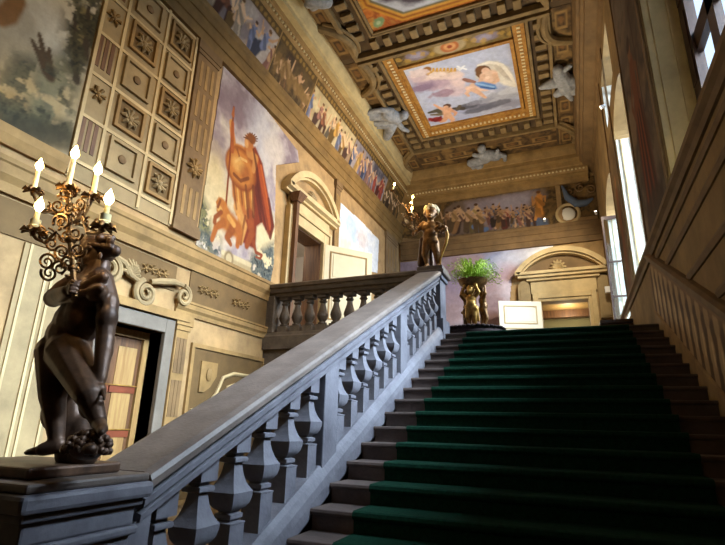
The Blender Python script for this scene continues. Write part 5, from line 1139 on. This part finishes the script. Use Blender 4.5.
# ------------------------------------------------------------------ bronze boy on the newel at the head of the stairs
BY = 8.72
p = lambda x, y, d=0.0: onY(x, y, BY+d)
b2 = p(430.5, 266.5); b2[2] = 2.84
sb = empty('statue', tuple(b2), 'bronze boy with tousled hair carrying a wreath, at the head of the stairs', 'statue')
boy = [('e', p(431, 212.5), (.125, .13, .14)), ('e', p(430.5, 216, -.05), (.09, .09, .08)), ('e', p(430.3, 214.5, -.14), (.02, .03, .025)), ('e', p(430.5, 217.5, -.13), (.03, .02, .012)), ('e', p(437.8, 214, -.01), (.02, .03, .035)), ('e', p(424.5, 214, -.01), (.02, .03, .035)), ('c', p(430.8, 218), p(430.5, 223), .06, .07),
 ('e', p(430, 228), (.17, .12, .14)), ('e', p(430, 236), (.15, .115, .14)), ('e', p(430, 233, -.06), (.11, .07, .12)), ('e', p(430.5, 241.5), (.16, .12, .12)),
 ('c', p(423.5, 224.5), p(417, 230, -.04), .068, .056), ('c', p(417, 230, -.04), p(414.5, 234, -.12), .052, .036), ('e', p(413.2, 234, -.13), (.035, .035, .04)), ('c', p(437.5, 224.5), p(445, 230, -.02), .068, .055), ('c', p(445, 230, -.02), p(441, 232, -.14), .052, .036), ('e', p(440, 232, -.16), (.04, .035, .04)),
 ('c', p(427, 243), p(425, 254, -.04), .10, .068), ('c', p(425, 254, -.04), p(427, 264, .0), .064, .042), ('c', p(427, 265.5, 0), p(425.5, 266.2, -.13), .045, .03), ('c', p(434.5, 243), p(436.5, 254, -.05), .10, .068), ('c', p(436.5, 254, -.05), p(438, 264, .02), .064, .042), ('c', p(438, 265.5, .02), p(438.8, 266.2, -.12), .045, .03)]
for k in range(4):
    boy.append(('c', p(412.2+.3*k, 232.8+.8*k, -.15), p(414.2, 232.8+.8*k, -.17), .014, .012)); boy.append(('c', p(439+.5*k, 231.2+.4*k, -.19), p(440.3, 232.8+.2*k, -.2), .014, .012))
boy += [('c', p(412.6, 232, -.12), p(414, 231.2, -.15), .015, .013), ('c', p(439, 230.6, -.15), p(438.2, 231.6, -.19), .015, .013)]
organic('body', boy, M['bronze_gold'], sb, .014, 3, origin=tuple(b2))
R = random.Random(12); hb = [('e', p(431, 210.8, .02), (.128, .13, .12))]
for k in range(44):
    a, b_ = R.uniform(0, 6.28), R.uniform(0, 1.65); hb.append(('e', p(431, 211.3, .02)+np.array((.135*math.cos(a)*math.sin(b_), .135*math.sin(a)*math.sin(b_)+.01, .13*math.cos(b_))), (.035, .035, .035)))
organic('hair', hb, mat('candlelit_hair', (214, 194, 150), .5, .1, var=.2, scale=9), sb, .015, 1, origin=tuple(b2))  # hair paled to carry the candelabrum's light in its colour
organic('drapery', [('c', p(423, 240, .06), p(421, 264, .07), .07, .075), ('c', p(425, 246, .09), p(424, 265, .1), .05, .06), ('c', p(431, 250, .08), p(432, 265.5, .07), .04, .05), ('c', p(424, 238, .02), p(437, 242, -.1), .035, .03)], M['bronze'], sb, .016, 2, origin=tuple(b2))
wr_ = MB(); R = random.Random(3)
for k in range(40):
    t = R.uniform(0, 6.28); c = p(441+5*math.cos(t), 229+3*math.sin(t), -.17+.05*R.uniform(-1, 1)); wr_.ball(rel(c)if False else tuple(c-b2), R.uniform(.022, .04), 7, 5)
wr_.build('wreath', M['bronze_gold'], sb, smooth=True)
rb = MB(); rb.tube([tuple(p(x, y, d)-b2) for x, y, d in ((446, 230, -.14), (447.4, 235, -.13), (446, 243, -.1), (443, 251, -.06), (440.5, 259, -.02), (440, 265.5, .02))], [.03, .035, .03, .025, .02, .022], 8); rb.build('ribbon', M['gilt'], sb, smooth=True)
MB().box(-.19, .17, -.16, .16, 0, .025).build('bronze_base', M['bronze'], sb, bevel=.006)

# ------------------------------------------------------------------ fern in a planter carried by gilt children
PYc = 9.55
pc = onY(474, 329, PYc); pc[2] = ZL
pd = empty('plinth', tuple(pc), 'low dark round plinth draped in plum cloth under the gilt planter', 'plinth')
b = MB(); b.lathe([(.56, 0), (.58, .02), (.58, .12), (.55, .15), (.54, .20), (.50, .215)], n=32); b.build('drum', M['rug'], pd, smooth=True)
b = MB(); R = random.Random(6)
for k in range(40):
    a = 2*math.pi*k/40; b.ball((.55*math.cos(a), .55*math.sin(a), .2+.015*R.random()), (.05, .05, .028), 8, 6)
b.build('ruffle', M['rug'], pd, smooth=True)
pz = ZL+.215
pt = empty('planter', (pc[0]+.02, PYc, pz), 'gilt planter bowl carried by three gilt children, at the top of the stairs', 'planter')
def child(rz, mt):
    h = .92; r = lambda x, y, z: (x*h, y*h, z*h)
    sh = [('e', r(0, 0, .80), r(.085, .09, .10)), ('e', r(0, -.035, .775), r(.065, .06, .06)), ('e', r(0, -.098, .785), r(.015, .02, .016)), ('e', r(0, -.09, .755), r(.022, .014, .009)), ('c', r(0, .01, .72), r(0, .01, .68), .045*h, .05*h), ('e', r(0, 0, .61), r(.115, .085, .105)), ('e', r(0, -.02, .50), r(.108, .09, .10)), ('e', r(0, 0, .43), r(.115, .09, .085)),
      ('c', r(-.10, 0, .66), r(-.18, -.02, .74), .045*h, .038*h), ('c', r(-.18, -.02, .74), r(-.12, -.03, .90), .036*h, .027*h), ('c', r(.10, 0, .66), r(.18, -.02, .74), .045*h, .038*h), ('c', r(.18, -.02, .74), r(.12, -.03, .90), .036*h, .027*h),
      ('c', r(-.06, 0, .42), r(-.075, -.05, .22), .075*h, .05*h), ('c', r(-.075, -.05, .22), r(-.06, .01, .04), .046*h, .03*h), ('c', r(-.06, .01, .025), r(-.07, -.09, .018), .03*h, .02*h), ('c', r(.06, 0, .42), r(.07, -.02, .22), .075*h, .05*h), ('c', r(.07, -.02, .22), r(.07, .03, .04), .046*h, .03*h), ('c', r(.07, .03, .025), r(.09, -.07, .018), .03*h, .02*h), ('c', r(-.11, -.03, .45), r(.12, -.06, .38), .03*h, .035*h), ('c', r(.12, 0, .42), r(.15, .02, .12), .035*h, .02*h)]
    for s_ in (-1, 1):
        for k in range(4): sh.append(('c', r(s_*(.10+.014*k), -.045, .90), r(s_*(.095+.014*k), -.035, .945), .009*h, .007*h))
        sh.append(('c', r(s_*.15, -.02, .89), r(s_*.165, -.02, .925), .009*h, .008*h))
    for k in range(20):
        a, b_ = R.uniform(0, 6.28), R.uniform(0, 1.5); sh.append(('e', r(.088*math.cos(a)*math.sin(b_), .01+.088*math.sin(a)*math.sin(b_), .82+.09*math.cos(b_)), r(.022, .022, .022)))
    o = organic('child_figure', sh, mt, None, .013, 2); o.parent = pt
    o.rotation_euler = (0, 0, rz); o.location = (.17*math.sin(rz), -.17*math.cos(rz), .02)
for a, mt in ((math.radians(-8), M['gilt']), (math.radians(112), M['bronze_gold']), (math.radians(-128), M['bronze_gold'])): child(a, mt)  # rear two darker: their shade is put into the metal's colour
b = MB(); b.lathe([(.05, .75), (.12, .80), (.20, .86), (.27, .93), (.29, .99), (.30, 1.0), (.27, 1.0), (.25, .97), (.1, .95)], n=28); b.lathe([(.03, .02), (.06, .05), (.04, .3), (.06, .76)], n=12); b.build('bowl', M['bronze_gold'], pt, smooth=True)
MB().lathe([(.34, 0), (.34, .02), (.30, .03)], n=28).build('foot_plate', M['bronze'], pt, smooth=True)
fn = empty('fern', (pc[0]+.02, PYc, pz+.97), 'bright green feathery fern growing from the gilt planter', 'plant')
fb = MB(); R = random.Random(17)
for k in range(340):
    a = R.uniform(0, 6.28); ln = R.uniform(.2, .56); up = R.uniform(.0, .74); x, y = math.cos(a), math.sin(a); n = 6
    pts = []
    for i in range(n+1):
        t = i/n; rr = .10*R.random()*0+.08+ln*t*(1-.12*t); pts.append(np.array((x*rr, y*rr, .02+up*(1.7*t-1.25*t*t)*1.0-.05*t*t)))
    sd = np.array((-y, x, 0))
    for i in range(1, n+1):
        c = pts[i]; dr = pts[i]-pts[i-1]; w_ = .035*(1-.6*i/n)
        for s_ in (-1, 1):
            tip = c+sd*s_*w_+dr*.6+np.array((0, 0, R.uniform(-.012, .02))); fb.add([c-dr*.25, c+dr*.25, tip], [(0, 1, 2)])
        fb.add([pts[i-1]+sd*.002, pts[i-1]-sd*.002, c], [(0, 1, 2)])
fo = fb.build('fronds', M['fern'], fn)
MB().lathe([(.02, -.05), (.24, -.03), (.24, 0), (.05, .02)], n=20).build('soil', M['soil'], fn)

# ------------------------------------------------------------------ small things: wooden bench on the landing, spotlights, white fittings
c = onY(615, 322, 12.2)
bn = empty('bench', (.98, 12.2, ZL), 'low dark wooden bench against the window wall at the top of the stairs', 'bench')
MB().box(-.34, .31, -.22, .22, .68, .76).build('seat', M['wood_dark'], bn, bevel=.01)
MB().box(-.34, .31, -.20, .20, .56, .655).build('apron', M['wood'], bn, bevel=.006)
for sx in (-.30, .25):
    for sy in (-.17, .12): MB().box(sx, sx+.05, sy, sy+.05, 0, .57).build('leg', M['wood_dark'], bn)
def spot_fixture(loc, aim, label, grp=None):
    e = empty('spotlight', tuple(loc), label, 'spotlight', grp); e.scale = (.55, .55, .55)
    d = Vector(aim)-Vector(loc); d.normalize()
    b = MB(); b.tube([(0, 0, 0), tuple(d*.05), tuple(d*.20), tuple(d*.22)], [.05, .075, .085, .085], 14); b.build('lamp_head', M['plastic'], e, smooth=True)
    b = MB(); b.tube([tuple(d*.2), tuple(d*.226)], .07, 14); b.build('lens', M['flame_dim'], e)
    b = MB(); b.box(-.02, .02, -.02, .02, -.30, 0); b.box(-.06, .06, -.06, .06, -.325, -.30)
    if loc[2] > 7.2: b = MB(); b.box(-.02, .09, -.02, .02, -.02, .02); b.box(.09, .105, -.06, .06, -.06, .06); b.build('bracket', M['plastic'], e)
M['flame_dim'] = emis('spotlight_lens', (255, 236, 200), 6)
s0 = onX(606, 105, 1.24); spot_fixture(s0, (-5.9, 11, 4.8), 'white spotlight high on the window wall near the ceiling')
s1 = onY(545, 223, YE-.07); s1[2] = 6.84+.18
spot_fixture(s1, (-.5, 14.5, 9), 'white spotlight standing on the end wall ledge below the frieze')
s2 = onY(603, 290, YE-.5); s2[0] = 1.2
fx = empty('wall_sensor', tuple(s2), 'small white box fixed high on the window wall beside the end door', 'sensor')
MB().box(-.05, .1, -.06, .06, -.1, .1).build('case', M['plastic'], fx, bevel=.01); MB().box(-.056, -.05, -.03, .03, -.05, .02).build('window', M['black'], fx)
s3 = onY(597, 220, YE-.14); s3[2] = 6.84+.18; spot_fixture(s3, (.8, 15, 9), 'white spotlight at the right end of the end wall ledge')
